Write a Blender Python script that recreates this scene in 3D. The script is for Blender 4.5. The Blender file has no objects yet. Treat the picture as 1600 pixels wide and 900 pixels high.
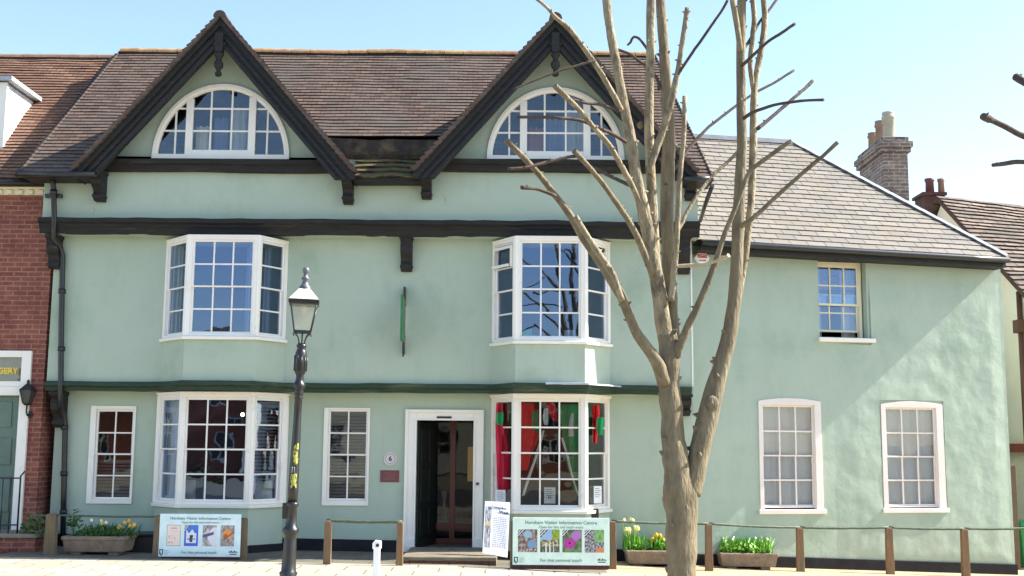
import bpy, math, random
from mathutils import Vector, Matrix, noise
random.seed(7)
rnd = random.uniform
S = bpy.context.scene
COL = S.collection
# ---------------------------------------------------------------- camera
F = 1780.0; CAMH = 1.7
PITCH = math.atan(240/1780.0); ROLL = 0.0073
_r0 = Vector((1,0,0)); _f = Vector((0,math.cos(PITCH),math.sin(PITCH))); _u0 = Vector((0,-math.sin(PITCH),math.cos(PITCH)))
_r = _r0*math.cos(ROLL)+_u0*math.sin(ROLL); _u = _u0*math.cos(ROLL)-_r0*math.sin(ROLL)
CAM = Vector((0,0,CAMH))
cd = bpy.data.cameras.new('camera'); cam = bpy.data.objects.new('camera', cd); COL.objects.link(cam)
cd.sensor_width = 36; cd.lens = 36*F/1600; cd.clip_end = 3000; cd.clip_start = .1
m = Matrix.Identity(4)
for i,v in enumerate((_r,_u,-_f)):
    for k in range(3): m[k][i] = v[k]
m.translation = CAM; cam.matrix_world = m
S.camera = cam
# ---------------------------------------------------------------- light
SUN = Vector((1.17,0.13,1.0)).normalized()
w = bpy.data.worlds.new('World'); S.world = w; w.use_nodes = True
nt = w.node_tree; bg = nt.nodes['Background']
sky = nt.nodes.new('ShaderNodeTexSky'); sky.sky_type = 'NISHITA'; sky.sun_disc = False
sky.sun_elevation = math.asin(SUN.z); sky.sun_rotation = math.atan2(SUN.x, SUN.y)
sky.air_density = 1.0; sky.dust_density = 0.6; sky.ozone_density = 1.0; sky.altitude = 0
nt.links.new(sky.outputs[0], bg.inputs[0]); bg.inputs[1].default_value = 0.12
ld = bpy.data.lights.new('sun','SUN'); ld.energy = 4.8; ld.angle = math.radians(.53); ld.color = (1,.95,.86)
lo = bpy.data.objects.new('sun', ld); COL.objects.link(lo)
lo.rotation_euler = SUN.to_track_quat('Z','Y').to_euler(); lo.location = (30,-5,30)
vs = S.view_settings; vs.view_transform = 'Standard'; vs.look = 'None'; vs.gamma = 1; vs.use_curve_mapping = False
vs.exposure = 1.48
# ---------------------------------------------------------------- measuring helpers
def P(px,py,Y):
    d = _f + _r*((px-800)/F) + _u*((450-py)/F)
    return CAM + d*(Y/d.y)
def PX(px,py,X):
    d = _f + _r*((px-800)/F) + _u*((450-py)/F)
    return CAM + d*(X/d.x)
def X_(px,py,Y): return P(px,py,Y).x
def Z_(px,py,Y): return P(px,py,Y).z
def gz(x):
    x = max(-14,min(14,x))
    t = x+0.6
    return -.012*t if t<0 else -.042*t
def GY(px,py):
    Y=16.0
    for _ in range(30):
        p=P(px,py,Y); g=gz(p.x); d=(p-CAM); t=(g-CAMH)/d.z; Y=d.y*t; Y=min(Y,17.35+max(0,.17*(p.x-2.8)))
    return Y
# ---------------------------------------------------------------- mesh helpers
Zv = Vector((0,0,1))
class MB:
    def __init__(s): s.v=[]; s.f=[]; s.uv={}; s.mi={}; s.sm=set()
    def vert(s,p): s.v.append(Vector(p)); return len(s.v)-1
    def face(s,pts,uv=None,mi=0,smooth=False):
        idx=[s.vert(p) for p in pts]; s.f.append(idx)
        if uv: s.uv[len(s.f)-1]=uv
        if mi: s.mi[len(s.f)-1]=mi
        if smooth: s.sm.add(len(s.f)-1)
        return idx
    def fidx(s,idx,smooth=False,mi=0,uv=None):
        s.f.append(list(idx))
        if smooth: s.sm.add(len(s.f)-1)
        if mi: s.mi[len(s.f)-1]=mi
        if uv: s.uv[len(s.f)-1]=uv
    def box(s,x0,x1,y0,y1,z0,z1,O=None,U=None,N=None,mi=0):
        # local axes: x along U, y along N, z up
        O = Vector(O) if O is not None else Vector((0,0,0)); U = U or Vector((1,0,0)); N = N or Vector((0,1,0))
        W = U.cross(N)
        if W.z<0 or (abs(W.z)<.01 and W.length>0 and False): W=-W
        c=[]
        for z in (z0,z1):
            for y in (y0,y1):
                for x in (x0,x1): c.append(s.vert(O+U*x+N*y+W*z))
        for q in ((0,2,3,1),(4,5,7,6),(0,1,5,4),(2,6,7,3),(0,4,6,2),(1,3,7,5)): s.fidx([c[i] for i in q],mi=mi)
    def prism(s,pts,d,cap=True,smooth=False):
        # pts: closed 3d polygon, d: extrusion vector
        n=len(pts); a=[s.vert(p) for p in pts]; b=[s.vert(Vector(p)+d) for p in pts]
        if cap: s.fidx(a[::-1]); s.fidx(b)
        for i in range(n): s.fidx([a[i],a[(i+1)%n],b[(i+1)%n],b[i]],smooth)
    def tube(s,pts,radii,n=8,cap=True,wob=0.0,seed=0):
        pts=[Vector(p) for p in pts]; rings=[]; prev=None
        for i,p in enumerate(pts):
            t=(pts[min(i+1,len(pts)-1)]-pts[max(i-1,0)]).normalized()
            if prev is None:
                a=Vector((1,0,0)) if abs(t.x)<.8 else Vector((0,1,0)); e=(a-t*a.dot(t)).normalized()
            else: e=(prev-t*prev.dot(t)).normalized()
            prev=e; g=t.cross(e); r=radii[i] if hasattr(radii,'__len__') else radii
            ring=[]
            for k in range(n):
                a=2*math.pi*k/n; d=e*math.cos(a)+g*math.sin(a); q=r
                if wob: q=r*(1+wob*noise.noise(Vector((p+d*r*1.5))*6+Vector((seed,0,0))))
                ring.append(s.vert(p+d*q))
            rings.append(ring)
        for i in range(len(rings)-1):
            for k in range(n): s.fidx([rings[i][k],rings[i][(k+1)%n],rings[i+1][(k+1)%n],rings[i+1][k]],True)
        if cap: s.fidx(rings[0][::-1]); s.fidx(rings[-1])
    def lathe(s,prof,O=(0,0,0),n=20,A=None,flat=False):
        O=Vector(O); A=A or Zv; q=Zv.rotation_difference(A); rings=[]
        for r,z in prof:
            rings.append([s.vert(O+q@Vector((r*math.cos(2*math.pi*k/n),r*math.sin(2*math.pi*k/n),z))) for k in range(n)])
        for i in range(len(rings)-1):
            for k in range(n): s.fidx([rings[i][k],rings[i][(k+1)%n],rings[i+1][(k+1)%n],rings[i+1][k]],not flat)
        s.fidx(rings[0][::-1]); s.fidx(rings[-1])
    def path(s,path,prof,closed_ends=True,sub=.25,jit=.0,seed=0):
        # prof: list of (out,z) section, path: list of (x,y) plan points, out = to the right-hand -normal (towards -Y for +X direction)
        pp=[]
        for i in range(len(path)-1):
            a=Vector((*path[i],0)); b=Vector((*path[i+1],0)); k=max(1,int((b-a).length/sub))
            for j in range(k): pp.append((a.lerp(b,j/k)))
        pp.append(Vector((*path[-1],0)))
        rings=[]
        for i,p in enumerate(pp):
            t1=(p-pp[i-1]).normalized() if i>0 else None; t2=(pp[i+1]-p).normalized() if i<len(pp)-1 else None
            t1=t1 or t2; t2=t2 or t1
            n1=Vector((t1.y,-t1.x,0)); n2=Vector((t2.y,-t2.x,0)); nn=(n1+n2).normalized(); sc=1/max(.4,nn.dot(n1))
            jz=jit*noise.noise(Vector((p.x*.9,seed,0)))+jit*.4*noise.noise(Vector((p.x*4,seed+5,0)))
            jo=jit*.5*noise.noise(Vector((p.x*1.7,seed+9,0)))
            rings.append([s.vert(p+nn*(o*sc+jo)+Vector((0,0,z+jz+jit*.5*noise.noise(Vector((p.x*3,o*9+seed,z*9)))))) for o,z in prof])
        n=len(prof)
        for i in range(len(rings)-1):
            for k in range(n): s.fidx([rings[i][k],rings[i+1][k],rings[i+1][(k+1)%n],rings[i][(k+1)%n]])
        s.fidx(rings[0]); s.fidx(rings[-1][::-1])
    def build(s,name,mat,parent=None,org=None,bevel=0,recalc=True,colors=None):
        off = Vector((0,0,0))
        if parent is not None: off = wloc(parent)
        elif org is not None: off = Vector(org)
        me=bpy.data.meshes.new(name); me.from_pydata([tuple(v-off) for v in s.v],[],s.f)
        mats = mat if isinstance(mat,(list,tuple)) else [mat]
        for mm in mats: me.materials.append(mm)
        for i,p in enumerate(me.polygons):
            if i in s.mi: p.material_index=s.mi[i]
            if i in s.sm: p.use_smooth=True
        if s.uv:
            uvl=me.uv_layers.new(name='UVMap')
            for i,u in s.uv.items():
                for li,c in zip(me.polygons[i].loop_indices,u): uvl.data[li].uv=c
        if recalc:
            import bmesh
            bm=bmesh.new(); bm.from_mesh(me); bmesh.ops.recalc_face_normals(bm,faces=bm.faces); bm.to_mesh(me); bm.free()
        me.update()
        o=bpy.data.objects.new(name,me); COL.objects.link(o)
        if parent is not None: o.parent=parent
        elif org is not None: o.location=org
        if bevel:
            b=o.modifiers.new('bevel','BEVEL'); b.width=bevel; b.segments=2; b.limit_method='ANGLE'; b.angle_limit=math.radians(40)
        return o
_wl={}
_pseudo={}
def wloc(o):
    p=Vector((0,0,0))
    q=o
    while q is not None:
        if q.name in _pseudo: return p+_pseudo[q.name]
        p+=Vector(q.location); q=q.parent
    p=Vector((0,0,0))
    while o is not None: p+=Vector(o.location); o=o.parent
    return p
def tag(o,label=None,cat=None,group=None,kind=None):
    if label: o['label']=label
    if cat: o['category']=cat
    if group: o['group']=group
    if kind: o['kind']=kind
    return o
def thing(name,loc,label,cat,group=None):
    o=bpy.data.objects.new(name,None); COL.objects.link(o); o.location=loc; o.empty_display_size=.2
    return tag(o,label,cat,group)
# ---------------------------------------------------------------- materials
def lin(c):
    return tuple(((x/255)/12.92 if x/255<=.04045 else ((x/255+.055)/1.055)**2.4) for x in c)+(1,)
def newmat(name):
    mt=bpy.data.materials.new(name); mt.use_nodes=True; n=mt.node_tree; b=n.nodes['Principled BSDF']; return mt,n,b
def N(n,t,**k):
    x=n.nodes.new(t)
    for a,v in k.items(): setattr(x,a,v)
    return x
def setin(x,d):
    for a,v in d.items(): x.inputs[a].default_value=v
def noisy(name,c1,c2,scale=3,rough=.8,bump=.0,bscale=40,detail=6,c3=None,s3=1.0,coat=0,metal=0,bump2=0,b2scale=3,stretch=None,f3=(.55,.75),bdist=.01,b2dist=.05,spec=.3):
    mt,n,b=newmat(name); tc=N(n,'ShaderNodeTexCoord'); src=tc.outputs['Object']
    if stretch:
        mp=N(n,'ShaderNodeMapping'); mp.inputs['Scale'].default_value=stretch; n.links.new(src,mp.inputs[0]); src=mp.outputs[0]
    t=N(n,'ShaderNodeTexNoise'); setin(t,{'Scale':scale,'Detail':detail,'Roughness':.6}); n.links.new(src,t.inputs['Vector'])
    r=N(n,'ShaderNodeMapRange'); setin(r,{'From Min':.3,'From Max':.7}); n.links.new(t.outputs[0],r.inputs[0])
    mx=N(n,'ShaderNodeMix',data_type='RGBA'); mx.inputs[6].default_value=c1; mx.inputs[7].default_value=c2; n.links.new(r.outputs[0],mx.inputs[0]); out=mx.outputs[2]
    if c3:
        t3=N(n,'ShaderNodeTexNoise'); setin(t3,{'Scale':s3,'Detail':8,'Roughness':.65}); n.links.new(src,t3.inputs['Vector'])
        r3=N(n,'ShaderNodeMapRange'); setin(r3,{'From Min':f3[0],'From Max':f3[1]}); n.links.new(t3.outputs[0],r3.inputs[0])
        m3=N(n,'ShaderNodeMix',data_type='RGBA'); n.links.new(r3.outputs[0],m3.inputs[0]); n.links.new(out,m3.inputs[6]); m3.inputs[7].default_value=c3; out=m3.outputs[2]
    n.links.new(out,b.inputs['Base Color'])
    setin(b,{'Roughness':rough,'Metallic':metal,'Coat Weight':coat,'Specular IOR Level':spec})
    last=None
    for st,sc,di in ((bump,bscale,bdist),(bump2,b2scale,b2dist)):
        if st:
            tb=N(n,'ShaderNodeTexNoise'); setin(tb,{'Scale':sc,'Detail':5}); n.links.new(src,tb.inputs['Vector'])
            bp=N(n,'ShaderNodeBump'); setin(bp,{'Strength':st,'Distance':di}); n.links.new(tb.outputs[0],bp.inputs['Height'])
            if last: n.links.new(last,bp.inputs['Normal'])
            last=bp.outputs[0]
    if last: n.links.new(last,b.inputs['Normal'])
    return mt
def brickmat(name,c1,c2,mortar,bw,bh,ms=.01,uv=True,wear=None,wears=1.2,wearf=(.5,.7),bump=.6,rough=.85,squash=1,offset=.5,bias=0,axis=None,wear2=None,dist=.01,c3=None,smooth=.1,spec=.3):
    mt,n,b=newmat(name); tc=N(n,'ShaderNodeTexCoord'); src=tc.outputs['UV' if uv else 'Object']
    if axis=='xz':
        sp=N(n,'ShaderNodeSeparateXYZ'); n.links.new(src,sp.inputs[0]); cb=N(n,'ShaderNodeCombineXYZ')
        ad=N(n,'ShaderNodeMath',operation='ADD'); n.links.new(sp.outputs[0],ad.inputs[0]); n.links.new(sp.outputs[1],ad.inputs[1])
        n.links.new(ad.outputs[0],cb.inputs[0]); n.links.new(sp.outputs[2],cb.inputs[1]); src=cb.outputs[0]
    # wobble
    wn=N(n,'ShaderNodeTexNoise'); setin(wn,{'Scale':3.0,'Detail':3}); n.links.new(src,wn.inputs['Vector'])
    vm=N(n,'ShaderNodeVectorMath',operation='MULTIPLY_ADD'); vm.inputs[1].default_value=(.03,.02,0); n.links.new(wn.outputs['Color'],vm.inputs[0]); n.links.new(src,vm.inputs[2])
    br=N(n,'ShaderNodeTexBrick'); br.offset=offset; br.squash=squash
    setin(br,{'Color1':c1,'Color2':c2,'Mortar':mortar,'Scale':1.0,'Mortar Size':ms,'Mortar Smooth':smooth,'Bias':bias,'Brick Width':bw,'Row Height':bh})
    n.links.new(vm.outputs[0],br.inputs['Vector']); out=br.outputs['Color']
    def over(out,c,sc,f,src2=None):
        t=N(n,'ShaderNodeTexNoise'); setin(t,{'Scale':sc,'Detail':9,'Roughness':.7}); n.links.new(src,t.inputs['Vector'])
        r=N(n,'ShaderNodeMapRange'); setin(r,{'From Min':f[0],'From Max':f[1]}); n.links.new(t.outputs[0],r.inputs[0])
        m=N(n,'ShaderNodeMix',data_type='RGBA'); n.links.new(r.outputs[0],m.inputs[0]); n.links.new(out,m.inputs[6]); m.inputs[7].default_value=c; return m.outputs[2]
    if c3: out=over(out,c3,9.0,(.5,.8))
    if wear: out=over(out,wear,wears,wearf)
    if wear2: out=over(out,wear2[0],wear2[1],wear2[2])
    n.links.new(out,b.inputs['Base Color']); setin(b,{'Roughness':rough,'Specular IOR Level':spec})
    bp=N(n,'ShaderNodeBump'); setin(bp,{'Strength':bump,'Distance':dist}); bp.invert=True; n.links.new(br.outputs['Fac'],bp.inputs['Height'])
    tb=N(n,'ShaderNodeTexNoise'); setin(tb,{'Scale':25,'Detail':4}); n.links.new(src,tb.inputs['Vector'])
    b2=N(n,'ShaderNodeBump'); setin(b2,{'Strength':.4,'Distance':.01}); n.links.new(tb.outputs[0],b2.inputs['Height']); n.links.new(bp.outputs[0],b2.inputs['Normal'])
    n.links.new(b2.outputs[0],b.inputs['Normal']); return mt
def glassmat(name,k=1.8,base=.05,wob=.35,tint=(1,1,1,1)):
    mt=bpy.data.materials.new(name); mt.use_nodes=True; n=mt.node_tree; n.nodes.clear()
    o=N(n,'ShaderNodeOutputMaterial'); mx=N(n,'ShaderNodeMixShader'); tr=N(n,'ShaderNodeBsdfTransparent'); gl=N(n,'ShaderNodeBsdfGlossy'); gl.inputs['Roughness'].default_value=.015
    tr.inputs[0].default_value=(.86,.9,.88,1); gl.inputs[0].default_value=tint
    fr=N(n,'ShaderNodeFresnel'); fr.inputs[0].default_value=1.5; ma=N(n,'ShaderNodeMath',operation='MULTIPLY_ADD'); ma.inputs[1].default_value=k; ma.inputs[2].default_value=base; ma.use_clamp=True
    tc=N(n,'ShaderNodeTexCoord'); t=N(n,'ShaderNodeTexNoise'); setin(t,{'Scale':3.5,'Detail':1}); n.links.new(tc.outputs['Object'],t.inputs['Vector'])
    bp=N(n,'ShaderNodeBump'); setin(bp,{'Strength':wob,'Distance':.02}); n.links.new(t.outputs[0],bp.inputs['Height']); n.links.new(bp.outputs[0],gl.inputs['Normal'])
    n.links.new(fr.outputs[0],ma.inputs[0]); n.links.new(ma.outputs[0],mx.inputs[0]); n.links.new(tr.outputs[0],mx.inputs[1]); n.links.new(gl.outputs[0],mx.inputs[2]); n.links.new(mx.outputs[0],o.inputs[0]); return mt
def vcol(name,rough=.5):
    mt,n,b=newmat(name); a=N(n,'ShaderNodeVertexColor'); a.layer_name='Col'; n.links.new(a.outputs[0],b.inputs['Base Color']); b.inputs['Roughness'].default_value=rough; return mt

GREEN=noisy('green_render',lin((171,185,166)),lin((179,191,174)),scale=1.2,rough=.95,bump=.4,bscale=90,bump2=.10,b2scale=2.2,c3=lin((152,170,146)),s3=.7,bdist=.005,b2dist=.06,spec=.15)
def wallstreaks(mt,dirt=(132,146,118)):
    n=mt.node_tree; b=n.nodes['Principled BSDF']; l=b.inputs['Base Color'].links[0].from_socket
    tc=N(n,'ShaderNodeTexCoord'); mp=N(n,'ShaderNodeMapping'); mp.inputs['Scale'].default_value=(3,3,.9); n.links.new(tc.outputs['Object'],mp.inputs[0])
    t=N(n,'ShaderNodeTexNoise'); setin(t,{'Scale':1.5,'Detail':8,'Roughness':.7}); n.links.new(mp.outputs[0],t.inputs['Vector'])
    r=N(n,'ShaderNodeMapRange'); setin(r,{'From Min':.52,'From Max':.9,'To Max':.35}); n.links.new(t.outputs[0],r.inputs[0])
    m=N(n,'ShaderNodeMix',data_type='RGBA'); n.links.new(r.outputs[0],m.inputs[0]); n.links.new(l,m.inputs[6]); m.inputs[7].default_value=lin(dirt); n.links.new(m.outputs[2],b.inputs['Base Color'])
wallstreaks(GREEN)
GREEN2=noisy('uneven_green_render',lin((168,183,165)),lin((177,190,173)),scale=1.4,rough=.95,bump=.35,bscale=70,bump2=.28,b2scale=3.2,c3=lin((152,170,148)),s3=.8,bdist=.005,b2dist=.05,spec=.15)
wallstreaks(GREEN2)
WHITE=noisy('white_gloss_paint',lin((238,231,219)),lin((243,238,228)),scale=2,rough=.45,bump=.08,bscale=30,c3=lin((198,190,176)),s3=3,f3=(.6,.85))
CREAM=noisy('cream_paint',lin((226,216,184)),lin((236,228,200)),scale=3,rough=.5)
BLACKT=noisy('black_timber',lin((30,29,29)),lin((48,46,44)),scale=8,rough=.6,bump=.5,bscale=20,stretch=(1,1,6),c3=lin((84,78,70)),s3=3,f3=(.6,.85))
BLACKB=noisy('black_beam',lin((30,29,28)),lin((46,44,41)),scale=6,rough=.7,bump=.6,bscale=14,stretch=(.5,1,5),c3=lin((84,76,66)),s3=2.5,f3=(.58,.8))
DGREEN=noisy('dark_green_beam',lin((38,56,42)),lin((54,70,54)),scale=6,rough=.7,bump=.5,bscale=14,stretch=(.5,1,5),c3=lin((96,104,76)),s3=2,f3=(.55,.8))
IRON=noisy('black_iron',lin((22,22,24)),lin((36,35,36)),scale=12,rough=.35,bump=.15,bscale=60,spec=.6,c3=lin((66,58,52)),s3=6,f3=(.62,.85))
PLINTH=noisy('black_plinth',lin((24,22,26)),lin((40,38,40)),scale=5,rough=.8,bump=.3,bscale=30)
TILE=brickmat('old_clay_tiles',lin((82,65,58)),lin((112,92,80)),lin((44,38,36)),.17,.1,.006,wear=lin((92,85,78)),wears=1.1,wearf=(.42,.66),wear2=(lin((146,132,100)),9,(.6,.74)),c3=lin((72,60,60)),bump=.5)
TILEL=brickmat('orange_clay_tiles',lin((104,78,66)),lin((134,104,84)),lin((60,42,34)),.17,.1,.006,wear=lin((112,84,68)),wears=1.2,wearf=(.42,.66),wear2=(lin((168,148,86)),7,(.62,.78)),c3=lin((98,66,52)),bump=.5)
MOSST=brickmat('mossy_tiles',lin((84,70,56)),lin((108,90,68)),lin((40,36,26)),.17,.1,.006,wear=lin((86,88,56)),wears=4.5,wearf=(.46,.58),c3=lin((88,92,52)),bump=.5)
TILED=brickmat('stone_roof_slabs',lin((116,100,90)),lin((150,132,116)),lin((30,26,24)),.32,.2,.012,wear=lin((100,92,84)),wears=1.4,wearf=(.42,.66),c3=lin((76,62,54)),bump=.8,dist=.03)
SLATE=brickmat('grey_slate',lin((122,116,107)),lin((138,130,119)),lin((66,62,60)),.3,.165,.009,wear=lin((140,126,100)),wears=2.0,wearf=(.5,.85),wear2=(lin((108,106,108)),4,(.55,.8)),c3=lin((122,116,110)),bump=.5,rough=.6)
BRICK=brickmat('red_brick',lin((116,66,56)),lin((142,84,68)),lin((150,118,104)),.225,.075,.009,uv=False,axis='xz',wear=lin((104,54,50)),wears=2,wearf=(.45,.75),c3=lin((170,104,84)),bump=.4)
BRICKC=brickmat('weathered_brick',lin((104,88,80)),lin((150,134,122)),lin((172,162,150)),.225,.075,.012,uv=False,axis='xz',wear=lin((92,82,80)),wears=3,wearf=(.45,.7),c3=lin((140,96,78)),bump=.5)
BRICKO=brickmat('opposite_red_brick',lin((120,56,44)),lin((150,80,60)),lin((150,120,104)),.225,.075,.009,uv=False,axis='xz',bump=.3)
GLASS=glassmat('window_glass',1.6,.03,.07)
GLASSB=glassmat('bay_window_glass',2.4,.10,.05,(.48,.64,1,1))  # blue put into the glossy tint to deepen the reflected sky
GLASSW=glassmat('rippled_old_glass',1.8,.04,.3,(.8,.9,1,1))
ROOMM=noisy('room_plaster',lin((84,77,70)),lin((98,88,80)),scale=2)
CREAMW=noisy('cream_render',lin((238,231,206)),lin((244,238,218)),scale=2,rough=.9,bump=.1)
TERRA=noisy('terracotta',lin((138,112,96)),lin((160,134,114)),scale=5,rough=.9,c3=lin((150,150,140)),s3=4)
BUFF=noisy('buff_clay',lin((160,152,132)),lin((182,174,156)),scale=5,rough=.9,c3=lin((130,140,100)),s3=4)
LEAD=noisy('lead_sheet',lin((150,154,160)),lin((184,187,192)),scale=4,rough=.6,bump=.2,bscale=15)
STONE=noisy('trough_stone',lin((122,106,92)),lin((146,130,112)),scale=8,rough=.95,bump=.8,bscale=40,c3=lin((104,96,80)),s3=5)
SOIL=noisy('soil',lin((46,34,26)),lin((62,48,36)),scale=20,rough=1,bump=1,bscale=40)
OAK=noisy('weathered_oak_post',lin((118,90,66)),lin((144,116,88)),scale=10,rough=.85,bump=.5,bscale=30,stretch=(4,4,.6),c3=lin((104,98,80)),s3=5,f3=(.48,.66))
OAKD=noisy('greyed_oak_post',lin((98,84,66)),lin((122,106,84)),scale=10,rough=.85,bump=.5,bscale=30,stretch=(4,4,.6),c3=lin((84,88,66)),s3=6)
RAILM=noisy('aged_metal_rail',lin((66,80,66)),lin((96,104,88)),scale=15,rough=.6,bump=.4,bscale=60,metal=.2)
BARK=noisy('pale_bark',lin((104,91,70)),lin((144,131,103)),scale=5,detail=12,rough=.85,bump=.8,bscale=16,bdist=.022,stretch=(2.6,2.6,.7),c3=lin((88,76,56)),s3=2.6,f3=(.48,.75),bump2=.5,b2scale=5,b2dist=.02,spec=.4)
BARK2=noisy('green_grey_bark',lin((108,94,72)),lin((172,158,128)),scale=7,detail=12,rough=.85,bump=1.0,bscale=22,bdist=.02,stretch=(2,2,.9),c3=lin((92,80,62)),s3=4,f3=(.52,.7),spec=.4)
TWIG=noisy('dark_twig_bark',lin((72,60,54)),lin((98,84,72)),scale=12,rough=.9,bump=.5,bscale=50)
CUTW=noisy('cut_wood',lin((196,180,150)),lin((170,150,120)),scale=20,rough=.9)
def plain(name,c,rough=.6,metal=0,spec=.4): return noisy(name,lin(c),lin(tuple(min(255,int(x*1.08)+3) for x in c)),scale=6,rough=rough,metal=metal,spec=spec)
SIGNG=plain('pale_green_board',(206,226,214),.35); SIGNB=plain('pale_blue_board',(200,222,226),.35)
LETG=plain('green_lettering',(84,116,104)); MAROON=plain('maroon_plaque',(112,62,62),.5); GOLD=plain('gold_lettering',(226,190,60),.4)
DARKP=plain('dark_print',(36,36,44)); REDP=plain('red_print',(190,40,52)); WHITEP=plain('white_plastic',(236,236,236),.4)
DOORG=plain('grey_green_door',(92,112,100),.4); DOORK=plain('black_green_door',(34,40,36),.35); MAHOG=plain('reddish_brown_wood',(112,58,44),.35)
CURT=plain('pale_curtain',(206,204,204),.9); CURTB=plain('blue_grey_curtain',(126,138,176),.9); BLIND=plain('grey_blind_slats',(120,118,122),.6)
REDC=plain('red_cloth',(226,40,44),.9); GRNC=plain('green_cloth',(36,146,88),.9); WHC=plain('white_cloth',(226,224,220),.9); MAGC=plain('crimson_cloth',(190,38,66),.9)
PAPER=plain('paper',(226,228,230),.7); YEL=plain('yellow_sticker',(206,204,60),.5); GREYP=plain('grey_print',(120,118,126),.7)
LEAFG=plain('spring_leaf',(96,150,44),.5); LEAFD=plain('dark_leaf',(60,94,44),.5); PETY=plain('pale_yellow_petal',(232,224,140),.6); PETO=plain('orange_yellow_petal',(226,172,50),.6); PETW=plain('cream_petal',(240,234,196),.6)
LAMPG=glassmat('lantern_glass',1.2,.04,.2); 
def opal():
    mt,n,b=newmat('cream_opal_glass'); setin(b,{'Base Color':lin((240,236,214)),'Roughness':.3,'Transmission Weight':.25}); return mt
OPAL=opal()
def frosted():
    mt,n,b=newmat('hazy_lantern_glass'); n.nodes.remove(b); o=n.nodes['Material Output']
    t=N(n,'ShaderNodeBsdfTransparent'); d=N(n,'ShaderNodeBsdfDiffuse'); d.inputs[0].default_value=lin((214,214,196)); g=N(n,'ShaderNodeBsdfTranslucent'); g.inputs[0].default_value=lin((220,220,204))
    a=N(n,'ShaderNodeMixShader'); a.inputs[0].default_value=.5; n.links.new(d.outputs[0],a.inputs[1]); n.links.new(g.outputs[0],a.inputs[2])
    m2=N(n,'ShaderNodeMixShader'); m2.inputs[0].default_value=.38; n.links.new(t.outputs[0],m2.inputs[1]); n.links.new(a.outputs[0],m2.inputs[2]); n.links.new(m2.outputs[0],o.inputs[0]); return mt
HAZG=frosted()
# paving
PAVE=brickmat('cream_flagstones',lin((166,158,140)),lin((184,175,157)),lin((92,84,72)),.62,.45,.012,uv=False,wear=lin((156,148,130)),wears=2.5,wearf=(.45,.7),c3=lin((164,156,138)),bump=.4)
SHADEPAVE=brickmat('painted_shade_paving',lin((104,100,88)),lin((122,116,102)),lin((80,75,66)),.55,.4,.01,uv=False,wear=lin((92,88,78)),wears=1.5,wearf=(.45,.75),c3=lin((112,106,90)),bump=.4)  # grey darkened to stand in for the house's shadow on the ground
ROADM=noisy('asphalt',(.05,.05,.052,1),(.065,.064,.062,1),scale=4,rough=.9,bump=.5,bscale=120)
# ================================================================ ground
def sheet(name,x0,x1,y0,y1,dz,mat,nx=40,ny=2):
    b=MB(); ids={}
    xs=sorted(set([x0+(x1-x0)*i/nx for i in range(nx+1)]+[v for v in (-14,-.6,14) if x0<v<x1])); ys=[y0+(y1-y0)*j/ny for j in range(ny+1)]
    for i,x in enumerate(xs):
        for j,y in enumerate(ys): ids[i,j]=b.vert((x,y,gz(x)+dz))
    for i in range(len(xs)-1):
        for j in range(len(ys)-1): b.fidx([ids[i,j],ids[i+1,j],ids[i+1,j+1],ids[i,j+1]])
    o=b.build(name,mat,recalc=False); tag(o,kind='structure'); return o
sheet('ground',-600,600,-600,600,-.16,noisy('ground_earth',lin((120,112,96)),lin((134,126,108)),scale=.5),nx=80)
sheet('road',-200,200,-6,7.5,-.13,ROADM,nx=80)
YSTRIP=16.05
sheet('pavement',-60,60,7.5,YSTRIP,0,PAVE,nx=60)
sheet('forecourt_painted_shade',-60,1.35,YSTRIP,30,.0,SHADEPAVE,nx=40)  # house shadow painted into the paving colour, left part only
sheet('forecourt_paving',1.35,60,YSTRIP,30,.0,noisy('tan_paving',lin((168,150,118)),lin((186,168,136)),scale=3,rough=.95,bump=.4,bscale=30,c3=lin((150,136,104)),s3=4),nx=40)  # sunlit counterpart, starts where the painted shade stops
b=MB(); b.path([(-60,7.5),(-.6,7.5),(60,7.5)],[(0,-.14),(.13,-.14),(.13,0.0),(.12,.012),(0,.012)],sub=2)
for v in b.v: v.z+=gz(v.x)
o=b.build('kerb',noisy('kerb_stone',lin((150,146,138)),lin((170,166,156)),scale=6,rough=.9)); tag(o,kind='structure')
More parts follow.
